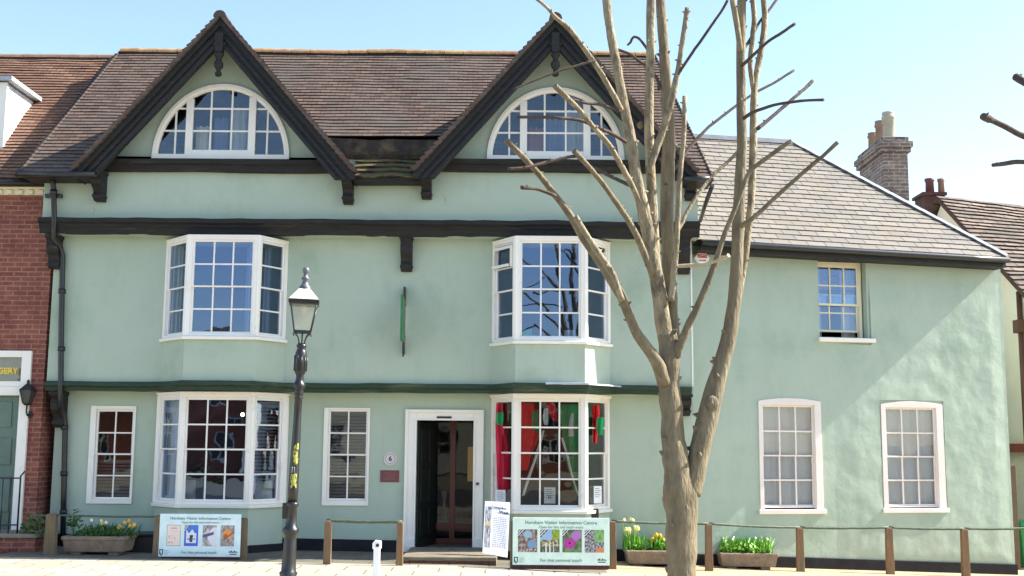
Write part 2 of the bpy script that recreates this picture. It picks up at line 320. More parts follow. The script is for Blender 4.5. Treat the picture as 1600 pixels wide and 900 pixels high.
# ================================================================ GREEN HOUSE
YG=17.8; YF=17.5; YA=17.25; YB=16.8
HX0=X_(90,600,YG); HX1=X_(1082,600,YG)
house=thing('green_house',((HX0+HX1)/2,YG,0),'pale green rendered timber framed house with two black gables and four white bay windows','house')
zbeam1b=Z_(600,614,YF); zbeam1t=Z_(600,600,YF); zbeam2b=Z_(600,369,YA); zbeam2t=Z_(600,346,YA); zeave=Z_(600,262,YA)
def wallgrid(b,xs0,xs1,z0,z1,Y,holes,rev=.16,mi=0,zbase=None,cell=.6):
    xs=sorted(set([xs0,xs1]+[h[0] for h in holes]+[h[2] for h in holes])); zs=sorted(set([z0,z1]+[h[1] for h in holes]+[h[3] for h in holes]))
    for i in range(len(xs)-1):
        for j in range(len(zs)-1):
            cx=(xs[i]+xs[i+1])/2; cz=(zs[j]+zs[j+1])/2
            if any(h[0]<cx<h[2] and h[1]<cz<h[3] for h in holes): continue
            b.face([(xs[i],Y,zs[j]),(xs[i+1],Y,zs[j]),(xs[i+1],Y,zs[j+1]),(xs[i],Y,zs[j+1])])
    for h in holes:
        a,c,d,e=h
        b.face([(a,Y,c),(a,Y,e),(a,Y+rev,e),(a,Y+rev,c)]); b.face([(d,Y,c),(d,Y+rev,c),(d,Y+rev,e),(d,Y,e)])
        b.face([(a,Y,e),(d,Y,e),(d,Y+rev,e),(a,Y+rev,e)]); b.face([(a,Y,c),(a,Y+rev,c),(d,Y+rev,c),(d,Y,c)])
def rect(px0,py0,px1,py1,Y):
    cy=(py0+py1)/2; cx=(px0+px1)/2
    return [X_(px0,cy,Y),Z_(cx,py1,Y),X_(px1,cy,Y),Z_(cx,py0,Y)]
# --- bay definitions: (wallL, frontL, frontR, wallR) in px at mid height, ytop, ysill, wall Y, front Y
bays={
 'UL':dict(px=(258,292,402,448),yt=370,ys=525,Yw=YF,Yf=16.97,ap=(600),pxa=(250,283,396,444)),
 'UR':dict(px=(770,806,914,953),yt=372,ys=532,Yw=YF,Yf=16.97,ap=(606),pxa=(765,800,919,953)),
 'LL':dict(px=(246,281,392,444),yt=617,ys=788,Yw=YG,Yf=17.2,ap=(870),pxa=(246,281,392,444),ret=.12),
 'LR':dict(px=(768,804,914,952),yt=620,ys=797,Yw=YG,Yf=17.2,ap=(872),pxa=(768,804,914,952)),
}
for k,d in bays.items():
    ym=(d['yt']+d['ys'])/2; Yw,Yf=d['Yw'],d['Yf']; p=d['px']
    d['x']=[X_(p[0],ym,Yw-d.get('ret',0)),X_(p[1],ym,Yf),X_(p[2],ym,Yf),X_(p[3],ym,Yw-d.get('ret',0))]
    d['zt']=Z_(sum(p)/4,d['yt'],Yf); d['zs']=Z_(sum(p)/4,d['ys'],Yf)
    r_=d.get('ret',0)
    d['plan']=([(d['x'][0],Yw)] if r_ else [])+[(d['x'][0],Yw-r_),(d['x'][1],Yf),(d['x'][2],Yf),(d['x'][3],Yw-r_)]+([(d['x'][3],Yw)] if r_ else [])
w1=rect(139,634,210,787,YG); w2=rect(505,637,577,790,YG)
door=rect(650,657,739,858,YG); door[1]=.04
dorframe=rect(632,640,755,858,YG)
def bayhole(d): return [d['x'][0]+.06,d['zs']+.02,d['x'][3]-.06,d['zt']-.04]
bw=MB()
zfl=-.35
wallgrid(bw,HX0,HX1,zfl,zbeam1t+.05,YG,[w1,w2,door,bayhole(bays['LL']),bayhole(bays['LR'])])
FX0=X_(80,480,YF); FX1=X_(1082,480,YF)
wallgrid(bw,FX0,FX1,zbeam1b,zbeam2t+.05,YF,[bayhole(bays['UL']),bayhole(bays['UR'])])
AX0=X_(68,310,YA); AX1=X_(1090,310,YA)
wallgrid(bw,AX0,AX1,zbeam2b,zeave+.15,YA,[])
# jetty soffits, sides, back
for (xa,xb,ya,yb,z) in ((FX0,FX1,YF,YG,zbeam1b),(AX0,AX1,YA,YF,zbeam2b)): bw.face([(xa,ya,z),(xb,ya,z),(xb,yb,z),(xa,yb,z)])
for xa,ya,z0,z1 in ((HX0,YG,zfl,zbeam1t),(FX0,YF,zbeam1b,zbeam2t),(AX0,YA,zbeam2b,zeave+.1),(HX1,YG,zfl,zbeam1t),(FX1,YF,zbeam1b,zbeam2t),(AX1,YA,zbeam2b,zeave+.1)):
    bw.face([(xa,ya,z0),(xa,22.2,z0),(xa,22.2,z1),(xa,ya,z1)])
bw.face([(HX0,22.2,zfl),(HX1,22.2,zfl),(HX1,22.2,zeave),(HX0,22.2,zeave)])
bw.build('wall',GREEN,house,recalc=False)
# interior rooms
bi=MB()
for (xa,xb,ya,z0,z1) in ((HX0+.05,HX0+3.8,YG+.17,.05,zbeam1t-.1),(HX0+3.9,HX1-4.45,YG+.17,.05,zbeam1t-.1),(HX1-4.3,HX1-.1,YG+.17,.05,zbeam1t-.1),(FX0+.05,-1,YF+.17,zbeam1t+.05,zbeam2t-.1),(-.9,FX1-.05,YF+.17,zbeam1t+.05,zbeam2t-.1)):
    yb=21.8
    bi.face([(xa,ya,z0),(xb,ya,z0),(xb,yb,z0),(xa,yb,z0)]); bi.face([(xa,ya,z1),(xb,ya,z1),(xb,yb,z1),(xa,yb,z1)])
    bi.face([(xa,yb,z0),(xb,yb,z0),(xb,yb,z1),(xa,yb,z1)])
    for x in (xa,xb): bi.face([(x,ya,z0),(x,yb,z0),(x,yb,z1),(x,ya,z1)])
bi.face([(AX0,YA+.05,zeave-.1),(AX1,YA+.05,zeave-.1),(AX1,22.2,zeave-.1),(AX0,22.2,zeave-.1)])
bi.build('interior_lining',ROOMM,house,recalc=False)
# plinth
def plinth_seg(b,xa,xb,Y,h=.17,t=.03,step=.5):
    b=MB()
    n=max(1,int((xb-xa)/step))
    for i in range(n):
        x0=xa+(xb-xa)*i/n; x1=xa+(xb-xa)*(i+1)/n
        b.face([(x0,Y-t,zfl),(x1,Y-t,zfl),(x1,Y-t,gz(x1)+h),(x0,Y-t,gz(x0)+h)])
        b.face([(x0,Y-t,gz(x0)+h),(x1,Y-t,gz(x1)+h),(x1,Y+.01,gz(x1)+h+.01),(x0,Y+.01,gz(x0)+h+.01)])
    b.build('plinth',PLINTH,house,recalc=False)
LLx=bays['LL']['x']; LRx=bays['LR']['x']
plinth_seg(None,HX0,LLx[0],YG); plinth_seg(None,LLx[3],dorframe[0]-.02,YG); plinth_seg(None,dorframe[2]+.02,LRx[0],YG); plinth_seg(None,LRx[3],HX1,YG)
for d in (bays['LL'],bays['LR']):
    pl=d['plan']; bp_=MB()
    for i in range(len(pl)-1):
        a=Vector((*pl[i],0)); c=Vector((*pl[i+1],0)); t=(c-a).normalized(); nn=Vector((t.y,-t.x,0))*.03
        a2=a+nn;c2=c+nn
        bp_.face([(a2.x,a2.y,zfl),(c2.x,c2.y,zfl),(c2.x,c2.y,gz(c.x)+.1),(a2.x,a2.y,gz(a.x)+.1)]); bp_.face([(a2.x,a2.y,gz(a.x)+.1),(c2.x,c2.y,gz(c.x)+.1),(c.x,c.y,gz(c.x)+.11),(a.x,a.y,gz(a.x)+.11)])
    bp_.build('plinth',PLINTH,house,recalc=False)
# --- window bits
def bars(bf,bg,O,U,Nn,w,h,gl,cols,rows,mw=.022,meet=None,n0=-.07,n1=.02,sash=.03,top_extra=0,skip=None,ofs=.03,gtilt=.006):
    """O lower-left corner of outer frame (on face plane), U along, Nn outward; gl=(l,b,r,t) margins from the outer frame to the glass"""
    l,bt,r,t=gl; O=Vector(O)
    X=lambda u0,u1,v0,v1,a,c: bf.box(u0,u1,a,c,v0,v1,O,U,Nn)
    # outer frame
    fo=max(.02,l-sash); fr=max(.02,r-sash); fb=max(.02,bt-sash); ft=max(.02,t-sash)
    X(0,fo,0,h,n0,n1); X(w-fr,w,0,h,n0,n1); X(fo,w-fr,h-ft,h,n0,n1-.004); X(fo,w-fr,0,fb,n0,n1-.004)
    gw=w-l-r; gh=h-bt-t
    if meet is None: segs=[(0,rows,-.035)]
    else: segs=[(0,meet,-.055),(meet,rows,-.03)]
    for a,c,n in segs:
        v0=bt+gh*a/rows; v1=bt+gh*c/rows
        vb=v0-(sash if a==0 else .012); vt=v1+(sash if c==rows else .018)
        X(fo,l,vb,vt,n-.02,n+.02); X(w-r,w-fr,vb,vt,n-.02,n+.02)
        X(l,w-r,vb,v0+(0 if a==0 else .012),n-.02,n+.018); X(l,w-r,v1-(0 if c==rows else .006),vt,n-.02,n+.018)
        for i in range(1,cols):
            u=l+gw*i/cols; X(u-mw/2,u+mw/2,v0,v1,n-.014,n+.012)
        for j in range(a+1,c):
            v=bt+gh*j/rows; X(l,w-r,v-mw/2,v+mw/2,n-.013,n+.0105)
        for i in range(cols):
            for j in range(a,c):
                u0=l+gw*i/cols; u1=l+gw*(i+1)/cols; q0=bt+gh*j/rows; q1=bt+gh*(j+1)/rows
                tx=rnd(-gtilt,gtilt); ty=rnd(-gtilt,gtilt)
                pts=[]
                for u,v in ((u0,q0),(u1,q0),(u1,q1),(u0,q1)):
                    pts.append(O+U*u+Zv*v+Nn*(n+tx*(u-(u0+u1)/2)+ty*(v-(q0+q1)/2)))
                bg.face(pts)
def flatwindow(name,outer,glass,Y,cols,rows,meet,parent,matf=None,matg=None,org=None,proud=.03,sill=None,n0=-.09,label=None):
    O=rect(*outer,Y); G=rect(*glass,Y); bf=MB(); bg_=MB()
    w_=O[2]-O[0]; h_=O[3]-O[1]
    bars(bf,bg_,(O[0],Y,O[1]),Vector((1,0,0)),Vector((0,-1,0)),w_,h_,(G[0]-O[0],G[1]-O[1],O[2]-G[2],O[3]-G[3]),cols,rows,meet=meet,n0=n0,n1=proud)
    fo=bf.build(name,matf or WHITE,parent,bevel=.004); bg_.build('pane',matg or GLASS,fo,recalc=False)
    if sill: 
        s=MB(); s.box(O[0]-sill[0],O[2]+sill[0],Y-sill[1],Y+.02,O[1]-sill[2],O[1]+.002); s.build('sill',matf or WHITE,fo,bevel=.006)
    return fo,O,G
flatwindow('sash_window',(139,634,210,787),(151,643,204,777),YG,2,4,2,house)
flatwindow('sash_window',(505,637,577,790),(515,643,571,779),YG,2,4,2,house)
# blind in second window
def blind(name,x0,x1,y,z0,z1,mat,pitch=.05,pa=None,U=None,org=None):
    b=MB(); z=z0
    while z<z1:
        b.face([(x0,y,z),(x1,y,z),(x1,y+.035,z+pitch*.62),(x0,y+.035,z+pitch*.62)]); z+=pitch
    b.box(x0,x1,y-.02,y+.03,z1,z1+.04)
    return b
# --- bays
def curtain(b,x0,x1,y,z0,z1,amp=.04,fold=.11,z_gather=None,ux=None):
    n=max(6,int(abs(x1-x0)/.02)); pr=None
    ux=ux or Vector((1,0,0)); uy=Vector((-ux.y,ux.x,0))
    base=Vector((x0,y,0)); L=abs(x1-x0)
    for i in range(n+1):
        s=L*i/n; o=amp*math.sin(s/fold*2*math.pi+noise.noise(Vector((s*3,x0,0)))*2)
        p=base+ux*s+uy*o; a=b.vert((p.x,p.y,z0)); c=b.vert((p.x,p.y,z1))
        if pr: b.fidx([pr[0],a,c,pr[1]],True)
        pr=(a,c)
for k,d in bays.items():
    pl=[Vector((*q,0)) for q in d['plan']]; bf=MB(); bg_=MB(); zs,zt=d['zs'],d['zt']; h=zt-zs
    segs=list(zip(pl[:-1],pl[1:]))
    for a,c in segs:
        U=(c-a).normalized(); Nn=Vector((U.y,-U.x,0)); L=(c-a).length
        front=abs(Nn.y)>.99; 
        if abs(Nn.x)>.99:
            bf.box(0,L,-.05,.0,0,h,(a.x,a.y,zs),U,Nn); continue
        post=.07 if front else .065
        sd=.05 if not front else .04
        gl=(post+sd*.6,.07,post+sd*.6,.075)
        bars(bf,bg_,(a.x,a.y,zs),U,Nn,L,h,gl,3 if front else 1,4,meet=2,n0=-.06,n1=.012,mw=.024)
    for q in pl[1:-1]:
        if q.y>d['Yf']+.05 and not d.get('ret'): continue
        bf.lathe([(.05,0),(.05,h)],(q.x,q.y+.03,zs),n=8,flat=True)
    # top board
    pth=[tuple(q.xy) for q in pl]
    bf.path(pth,[(-.08,h-.05),(.03,h-.05),(.03,h),(-.08,h)],sub=5) if False else None
    fo=None
    for v in bf.v: pass
    fo=bf.build('bay_window',WHITE,house,bevel=.004)
    bg_.build('pane',GLASSB if k!='LR' else GLASS,fo,recalc=False)
    s=MB(); s.path(pth,[(-.06,zs-.05),(.055,zs-.055),(.06,zs-.01),(-.06,zs+.012)],sub=9); s.build('sill',WHITE,fo,bevel=.006)
    s=MB(); 
    if k[0]=='L': s.path(pth,[(-.1,zt-.005),(.03,zt-.005),(.06,zt+.045),(-.1,zt+.06)],sub=9)
    else: s.path(pth,[(-.1,zt-.005),(.025,zt-.005),(.025,zt+.03),(-.1,zt+.03)],sub=9)
    s.build('cornice',WHITE,fo,bevel=.005)
    # apron
    za=Z_(sum(d['px'])/4,d['ap'],d['Yf']) if k[0]=='U' else zfl
    s=MB(); pr=[]
    for i in range(len(pl)-1):
        a,c=pl[i],pl[i+1]; s.face([(a.x,a.y,za),(c.x,c.y,za),(c.x,c.y,zs-.04),(a.x,a.y,zs-.04)])
    s.face([(q.x,q.y,za) for q in pl]); s.build('apron',GREEN,fo,recalc=False)
    # ceiling board inside the bay so sky cannot be seen
    s=MB(); s.face([(q.x,q.y,zt+.002) for q in pl]); s.build('bay_ceiling',WHITE,fo,recalc=False); s=MB(); s.face([(q.x,q.y,zs-.002) for q in pl]); s.build('seat_board',WHITE,fo,recalc=False)
    d['obj']=fo
d=bays['UR']; a=Vector((*d['plan'][0],0)); c=Vector((*d['plan'][1],0)); U=(c-a).normalized(); Nn=Vector((U.y,-U.x,0)); L=(c-a).length; b=MB(); h=(d['zt']-d['zs'])*.21
Nt=(Nn+Zv*.0); O=a+Vector((0,0,d['zt']-h-.1))
for (u0,u1,v0,v1,n0,n1) in ((.06,.1,0,h,.02,.05),(L-.1,L-.06,0,h,.02,.05),(.1,L-.1,0,.04,.06,.09),(.1,L-.1,h-.04,h,.014,.044)): b.box(u0,u1,n0,n1,v0,v1,O,U,Nn)
b.build('open_casement',WHITE,d['obj'],bevel=.004)
# --- beams
def beam(name,path,prof,mat,jit,seed): 
    b=MB(); b.path(path,prof,sub=.22,jit=jit,seed=seed); return b.build(name,mat,house)
h2=zbeam2t-zbeam2b
beam('jetty_beam',[(X_(64,356,YA),YA),(X_(1092,356,YA),YA)],[(-.05,zbeam2b),(.05,zbeam2b),(.07,zbeam2b+h2*.35),(.1,zbeam2b+h2*.5),(.1,zbeam2b+h2*.62),(.15,zbeam2b+h2*.72),(.15,zbeam2t),(-.05,zbeam2t+.02)],BLACKB,.022,1)
h1=zbeam1t-zbeam1b
up=bays['UL']['plan']; ur=bays['UR']['plan']
pth=[(X_(72,608,YF),YF)]+up+ur+[(X_(1080,608,YF),YF)]
bm=beam('jetty_beam',pth,[(-.05,zbeam1b),(.04,zbeam1b),(.05,zbeam1b+h1*.4),(.09,zbeam1b+h1*.55),(.09,zbeam1t-.01),(-.05,zbeam1t+.02)],DGREEN,.012,2)
# lead flashing on top of the beam by the right bay
b=MB(); q=ur; b.path([(q[1][0]+.45,q[1][1]),q[2],(q[3][0]+.08,q[3][1]-.02)],[(-.02,zbeam1t+.006),(.112,zbeam1t-.002),(.116,zbeam1t-.02),(.11,zbeam1t-.02),(.106,zbeam1t+.004),(-.02,zbeam1t+.014)],sub=.06,jit=.016,seed=4); b.build('lead_flashing',LEAD,house)
# --- brackets (scroll corbels)
def corbel(px,y0,y1,Y,dep,wpx,mat=BLACKT,parent=house,name='bracket'):
    x=X_(px,(y0+y1)/2,Y-dep*.5); hw=wpx*(Y-dep)/F/2; zt=Z_(px,y0,Y-dep*.5); zb=Z_(px,y1,Y-dep*.3); H=zt-zb
    pr=[(0,0),(-dep,0),(-dep,-.12*H),(-dep*.82,-.2*H),(-dep*.88,-.34*H),(-dep*.8,-.5*H),(-dep*.55,-.62*H),(-dep*.42,-.72*H),(-dep*.5,-.8*H),(-dep*.48,-.92*H),(-dep*.3,-H),(0,-H)]
    b=MB(); b.prism([(x-hw,Y+o,zt+z) for o,z in pr],Vector((2*hw,0,0)))
    b.box(x-hw-.015,x+hw+.015,Y-dep-.02,Y,zt-.05,zt-.001)
    b.box(x-hw-.01,x+hw+.01,Y-dep*.52,Y,zb+.05,zb+.09)
    return b.build(name,mat,parent,bevel=.008)
for px,y0,y1 in ((153,266,314),(543,264,318),(666,264,310),(1080,266,312)): corbel(px,y0,y1,YA,.38,16)
for px,y0,y1 in ((84,368,420),(635,369,424),(1069,370,428)): corbel(px,y0,y1,YF,.26,18)
for px,y0,y1 in ((91,612,668),(1070,616,650)): corbel(px,y0,y1,YG,.3,18)
# corner boards (white line on the right, pale on left)
b=MB(); xx=X_(1081,500,YF); b.box(xx-.01,xx+.012,YF-.012,YF+.2,zbeam1t,zbeam2b); b.build('corner_bead',WHITE,house)
# --- gables
def gable(xa,ya,xl,yl,xr,yr,wcx,wr,wtop,wbase):
    A=P(xa,ya,YB); L=P(xl,yl,YB); R_=P(xr,yr,YB); zf=(L.z+R_.z)/2
    hw=(R_.x-L.x)/2; cx=A.x; H=A.z-zf; sl=H/hw
    Yg=YA
    # gable wall as a fan grid with a half ellipse hole
    zb=Z_(xa,252,Yg); wx=X_(wcx,wbase,Yg); zwb=Z_(wcx,wbase,Yg); rx=wr*Yg/F; rz=Z_(wcx,wtop,Yg)-zwb
    hw2=(A.z-.12-zb)/sl; top=(cx,Yg,A.z-.12)
    b=MB(); n=28
    ell=[(wx+rx*math.cos(math.pi*i/n),Yg,zwb+rz*math.sin(math.pi*i/n)) for i in range(n+1)]
    # outer points by ray from ellipse centre
    def outer(i):
        a=math.pi*i/n; dx,dz=math.cos(a),math.sin(a)
        # intersection with sides z = A.z-.12 - sl*|x-cx|
        best=None
        for s in (1,-1):
            # zwb+t dz = T - sl*s*(wx+t dx-cx)
            den=dz+sl*s*dx
            if abs(den)>1e-6:
                t=(A.z-.12-sl*s*(wx-cx)-zwb)/den
                if t>0 and s*(wx+t*dx-cx)>-1e-6: best=t if best is None else min(best,t)
        return (wx+best*dx,Yg,zwb+best*dz)
    out=[outer(i) for i in range(n+1)]
    # exact apex point inserted
    for i in range(n):
        p=[ell[i],out[i]]
        if (out[i][0]-cx)*(out[i+1][0]-cx)<0: p.append(top)
        p+= [out[i+1],ell[i+1]]
        b.face(p)
    for i in range(n): b.face([ell[i],ell[i+1],(ell[i+1][0],Yg+.14,ell[i+1][2]),(ell[i][0],Yg+.14,ell[i][2])])
    b.face([(out[n][0],Yg,zwb),(out[0][0],Yg,zwb),(out[0][0]+.15,Yg,zb-.1),(out[n][0]-.15,Yg,zb-.1)])
    b.build('gable_wall',GREEN,house,recalc=False)
    # tie beam
    b=MB(); zt0=Z_(xa,268,Yg-.1); zt1=Z_(xa,250,Yg-.1); x0=cx-hw+.18; x1=cx+hw-.18
    b.path([(x0,Yg),(x1,Yg)],[(0,zt0),(.1,zt0),(.12,zt0+(zt1-zt0)*.5),(.16,zt0+(zt1-zt0)*.6),(.16,zt1),(0,zt1+.02)],sub=.25,jit=.01,seed=cx); b.build('tie_beam',BLACKB,house)
    # bargeboards: layered
    vt=.5
    for s in (-1,1):
        b=MB()
        ex=cx+s*(hw+.0)
        def quadprism(off0,off1,y0,y1):
            # vertical offsets below the roof line
            def pt(x,off): return (x,y0,A.z-sl*abs(x-cx)-off)
            foot=ex
            zc_=zf-.12; d0_=(A.z-off0-zc_)/sl; d1_=(A.z-off1-zc_)/sl
            pts=[(cx,y0,A.z-off0),(cx+s*min(d0_,hw+.02),y0,A.z-off0-sl*min(d0_,hw+.02)),(cx+s*min(d0_,hw+.02),y0,zc_) if d0_>hw+.02 else (cx+s*d0_,y0,zc_+.001),(cx+s*min(d1_,hw),y0,zc_),(cx,y0,A.z-off1)]
            b.prism(pts,Vector((0,y1-y0,0)))
        quadprism(.03,.46,YB+.04,YB+.1)
        quadprism(.03,.17,YB-.0,YB+.039)
        quadprism(.24,.31,YB+.02,YB+.0395)
        quadprism(.38,.46,YB+.0,YB+.0392)
        b.build('bargeboard',BLACKT,house,bevel=.006)
        # soffit
        b=MB(); e=.0
        b.face([(cx,YB+.1,A.z-.14),(cx,YA,A.z-.14),(ex,YA,A.z-.14-sl*hw),(ex,YB+.1,A.z-.14-sl*hw)]); b.build('soffit',BLACKT,house,recalc=False)
    # pendant
    b=MB(); o=P(xa,115,YB)
    zt=Z_(xa,52,YB); zb_=Z_(xa,120,YB); Hh=zt-zb_
    b.box(cx-.06,cx+.06,YB-.05,YB+.06,zt-Hh*.45,zt)
    b.lathe([(.05,-Hh*.45),(.075,-Hh*.5),(.05,-Hh*.56),(.04,-Hh*.62),(.07,-Hh*.68),(.072,-Hh*.76),(.04,-Hh*.83),(.03,-Hh*.87),(.055,-Hh*.92),(.045,-Hh*.98),(.01,-Hh)][::-1],(cx,YB,zt),n=14)
    b.box(cx-.09,cx+.09,YB-.03,YB+.02,zt-Hh*.3,zt-Hh*.22)
    b.build('pendant',BLACKT,house,bevel=.006)
    return dict(cx=cx,A=A,sl=sl,hw=hw,wx=wx,zwb=zwb,rx=rx,rz=rz,zf=zf)
G1=gable(345,23,128,268,564,264,345,110,132,247)
G2=gable(868,26,648,266,1088,268,868,110,137,249)
def archwindow(g,cl,cr,name='arched_window'):
    Y=YA; b=MB(); bg_=MB(); wx,zb,rx,rz=g['wx'],g['zwb'],g['rx'],g['rz']; n=32; t=.085
    fr=[]
    def E(a,k,y): return (wx+(rx-k)*math.cos(a),y,zb+(rz-k)*math.sin(a))
    for (k0,k1,y0,y1) in ((-.0,t*.55,Y-.035,Y+.03),(t*.55,t,Y-.01,Y+.03)):
        for i in range(n):
            a0=math.pi*i/n; a1=math.pi*(i+1)/n
            c=[E(a0,k0,y0),E(a1,k0,y0),E(a1,k1,y0),E(a0,k1,y0)]; d=[(p[0],y1,p[2]) for p in c]
            b.face(c); b.face([c[0],c[1],d[1],d[0]]); b.face([c[3],c[2],d[2],d[3]])
    b.box(wx-rx,wx+rx,Y-.045,Y+.03,zb-.02,zb+.05)
    irx,irz=rx-t,rz-t
    def top(x): return zb+irz*math.sqrt(max(0,1-((x-wx)/irx)**2))
    def halfw(z): 
        v=1-((z-zb)/irz)**2; return irx*math.sqrt(max(0,v))
    cl=X_(cl,200,Y); cr=X_(cr,200,Y); mw=.028
    for x in (cl,cr):
        b.box(x-.055,x+.055,Y-.02,Y+.05,zb,top(x)+.01)
    # central sash lower rail
    b.box(cl+.055,cr-.055,Y+.0,Y+.045,zb+.05,zb+.13)
    zrow=[zb+.13+(rz-.13-t)*v for v in (.36,.69)]
    zs_=[zb+.04+(rz-.04)*v for v in (.345,.66)]
    for z in zs_:
        hwz=halfw(z); b.box(wx-hwz,wx+hwz,Y+.012,Y+.038,z-mw/2,z+mw/2)
    for i in (1,2):
        x=cl+(cr-cl)*i/3; b.box(x-mw/2,x+mw/2,Y+.0115,Y+.0385,zb+.05,top(x))
    for s in (-1,1):
        xe=cl if s<0 else cr; x=xe+s*(wx+irx*1-cr)*.46 if s>0 else xe-(cl-(wx-irx))*.46
        b.box(x-mw/2,x+mw/2,Y+.0115,Y+.0385,zb+.05,top(x))
    fo=b.build(name,WHITE,house,bevel=.003)
    # panes: strips between rows/cols
    xsn=sorted([wx-irx,wx+irx,cl,cr]+[cl+(cr-cl)*i/3 for i in (1,2)]+[cr+(wx+irx-cr)*.46,cl-(cl-(wx-irx))*.46])
    for i in range(len(xsn)-1):
        for z0,z1 in zip([zb+.04]+zs_,zs_+[zb+irz]):
            x0,x1=xsn[i],xsn[i+1]; m=6; tx=rnd(-.01,.01); ty=rnd(-.01,.01); ptsT=[]
            for j in range(m+1):
                x=x0+(x1-x0)*j/m; ptsT.append((x,min(z1,top(x))))
            if all(z<=z0+.002 for _,z in ptsT): continue
            for j in range(m):
                (xa,za),(xb,zb_)=ptsT[j],ptsT[j+1]
                if za<=z0 and zb_<=z0: continue
                f=lambda x,z:(x,Y+.025+tx*(x-x0)+ty*(z-z0),z)
                bg_.face([f(xa,z0),f(xb,z0),f(xb,max(z0,zb_)),f(xa,max(z0,za))])
    bg_.build('pane',GLASSW,fo,recalc=False)
    return fo
aw1=archwindow(G1,296,394); aw2=archwindow(G2,818,917)
# --- hairline cracks in the render
CRK=plain('crack_shadow_line',(92,108,92),.9)
def crack(px,py,dx,dy,Y,n=14,w_=.004,seed=1):
    r=random.Random(seed); b=MB(); p=P(px,py,Y); q=P(px+dx,py+dy,Y); pr=None
    for i in range(n+1):
        t=i/n; c=p.lerp(q,t)+Vector((noise.noise(Vector((t*6,seed,0)))*.07,0,noise.noise(Vector((t*5,seed,4)))*.04)); ww=w_*(1-.8*abs(2*t-1)); a=b.vert((c.x-ww,Y-.002,c.z-ww*.5)); d_=b.vert((c.x+ww,Y-.002,c.z+ww*.5))
        if pr: b.fidx([pr[0],pr[1],d_,a])
        pr=(a,d_)
    b.build('hairline_crack',CRK,house,recalc=False)
for a in ((150,318,-6,28,YA,1),(690,300,10,24,YA,6)): crack(*a[:5],seed=a[5],w_=.003)
# --- roofs
zE=Z_(80,268,YB); YR=19.6; zR=Z_(600,82,YR); msl=(zR-zE)/(YR-YB)
def mplane(Y): return zE+(Y-YB)*msl
xRL=X_(190,82,YR); xRR=X_(1022,84,YR); xEL=X_(33,268,YB); xER=X_(1112,284,YB)
def courses(b,rows,lift=.02,seg=.35,jit=.006,flip=False):
    """rows: list of (pL,pR,qL,qR,uL,uR,v0,v1, nrm): lower-left, lower-right, upper-left, upper-right"""
    for (pL,pR,qL,qR,uL,uR,uqL,uqR,v0,v1,nn) in rows:
        L=(pR-pL).length
        if L<.03 and (qR-qL).length<.03: continue
        n=max(1,int(L/seg)); pr=None
        for i in range(n+1):
            t=i/n; lo=pL.lerp(pR,t); hi=qL.lerp(qR,t); up=(hi-lo)
            j1=jit*noise.noise(lo*1.9)*2+jit*noise.noise(lo*7+Vector((v0*3,0,0)))
            a=lo+nn*(lift+j1)-up*.04*noise.noise(lo*3.3); c=hi+nn*(.0+jit*noise.noise(hi*1.9)*2)
            e=a-nn*(lift*1.05)
            cu=(uL+(uR-uL)*t, uqL+(uqR-uqL)*t)
            ia,ic,ie=b.vert(a),b.vert(c),b.vert(e)
            if pr:
                b.fidx([pr[0],ia,ic,pr[1]],uv=[(pr[3][0],v0),(cu[0],v0),(cu[1],v1),(pr[3][1],v1)])
                b.fidx([pr[2],ie,ia,pr[0]],uv=[(pr[3][0],v0-.012),(cu[0],v0-.012),(cu[0],v0+.001),(pr[3][0],v0+.001)])
            pr=(ia,ic,ie,cu)
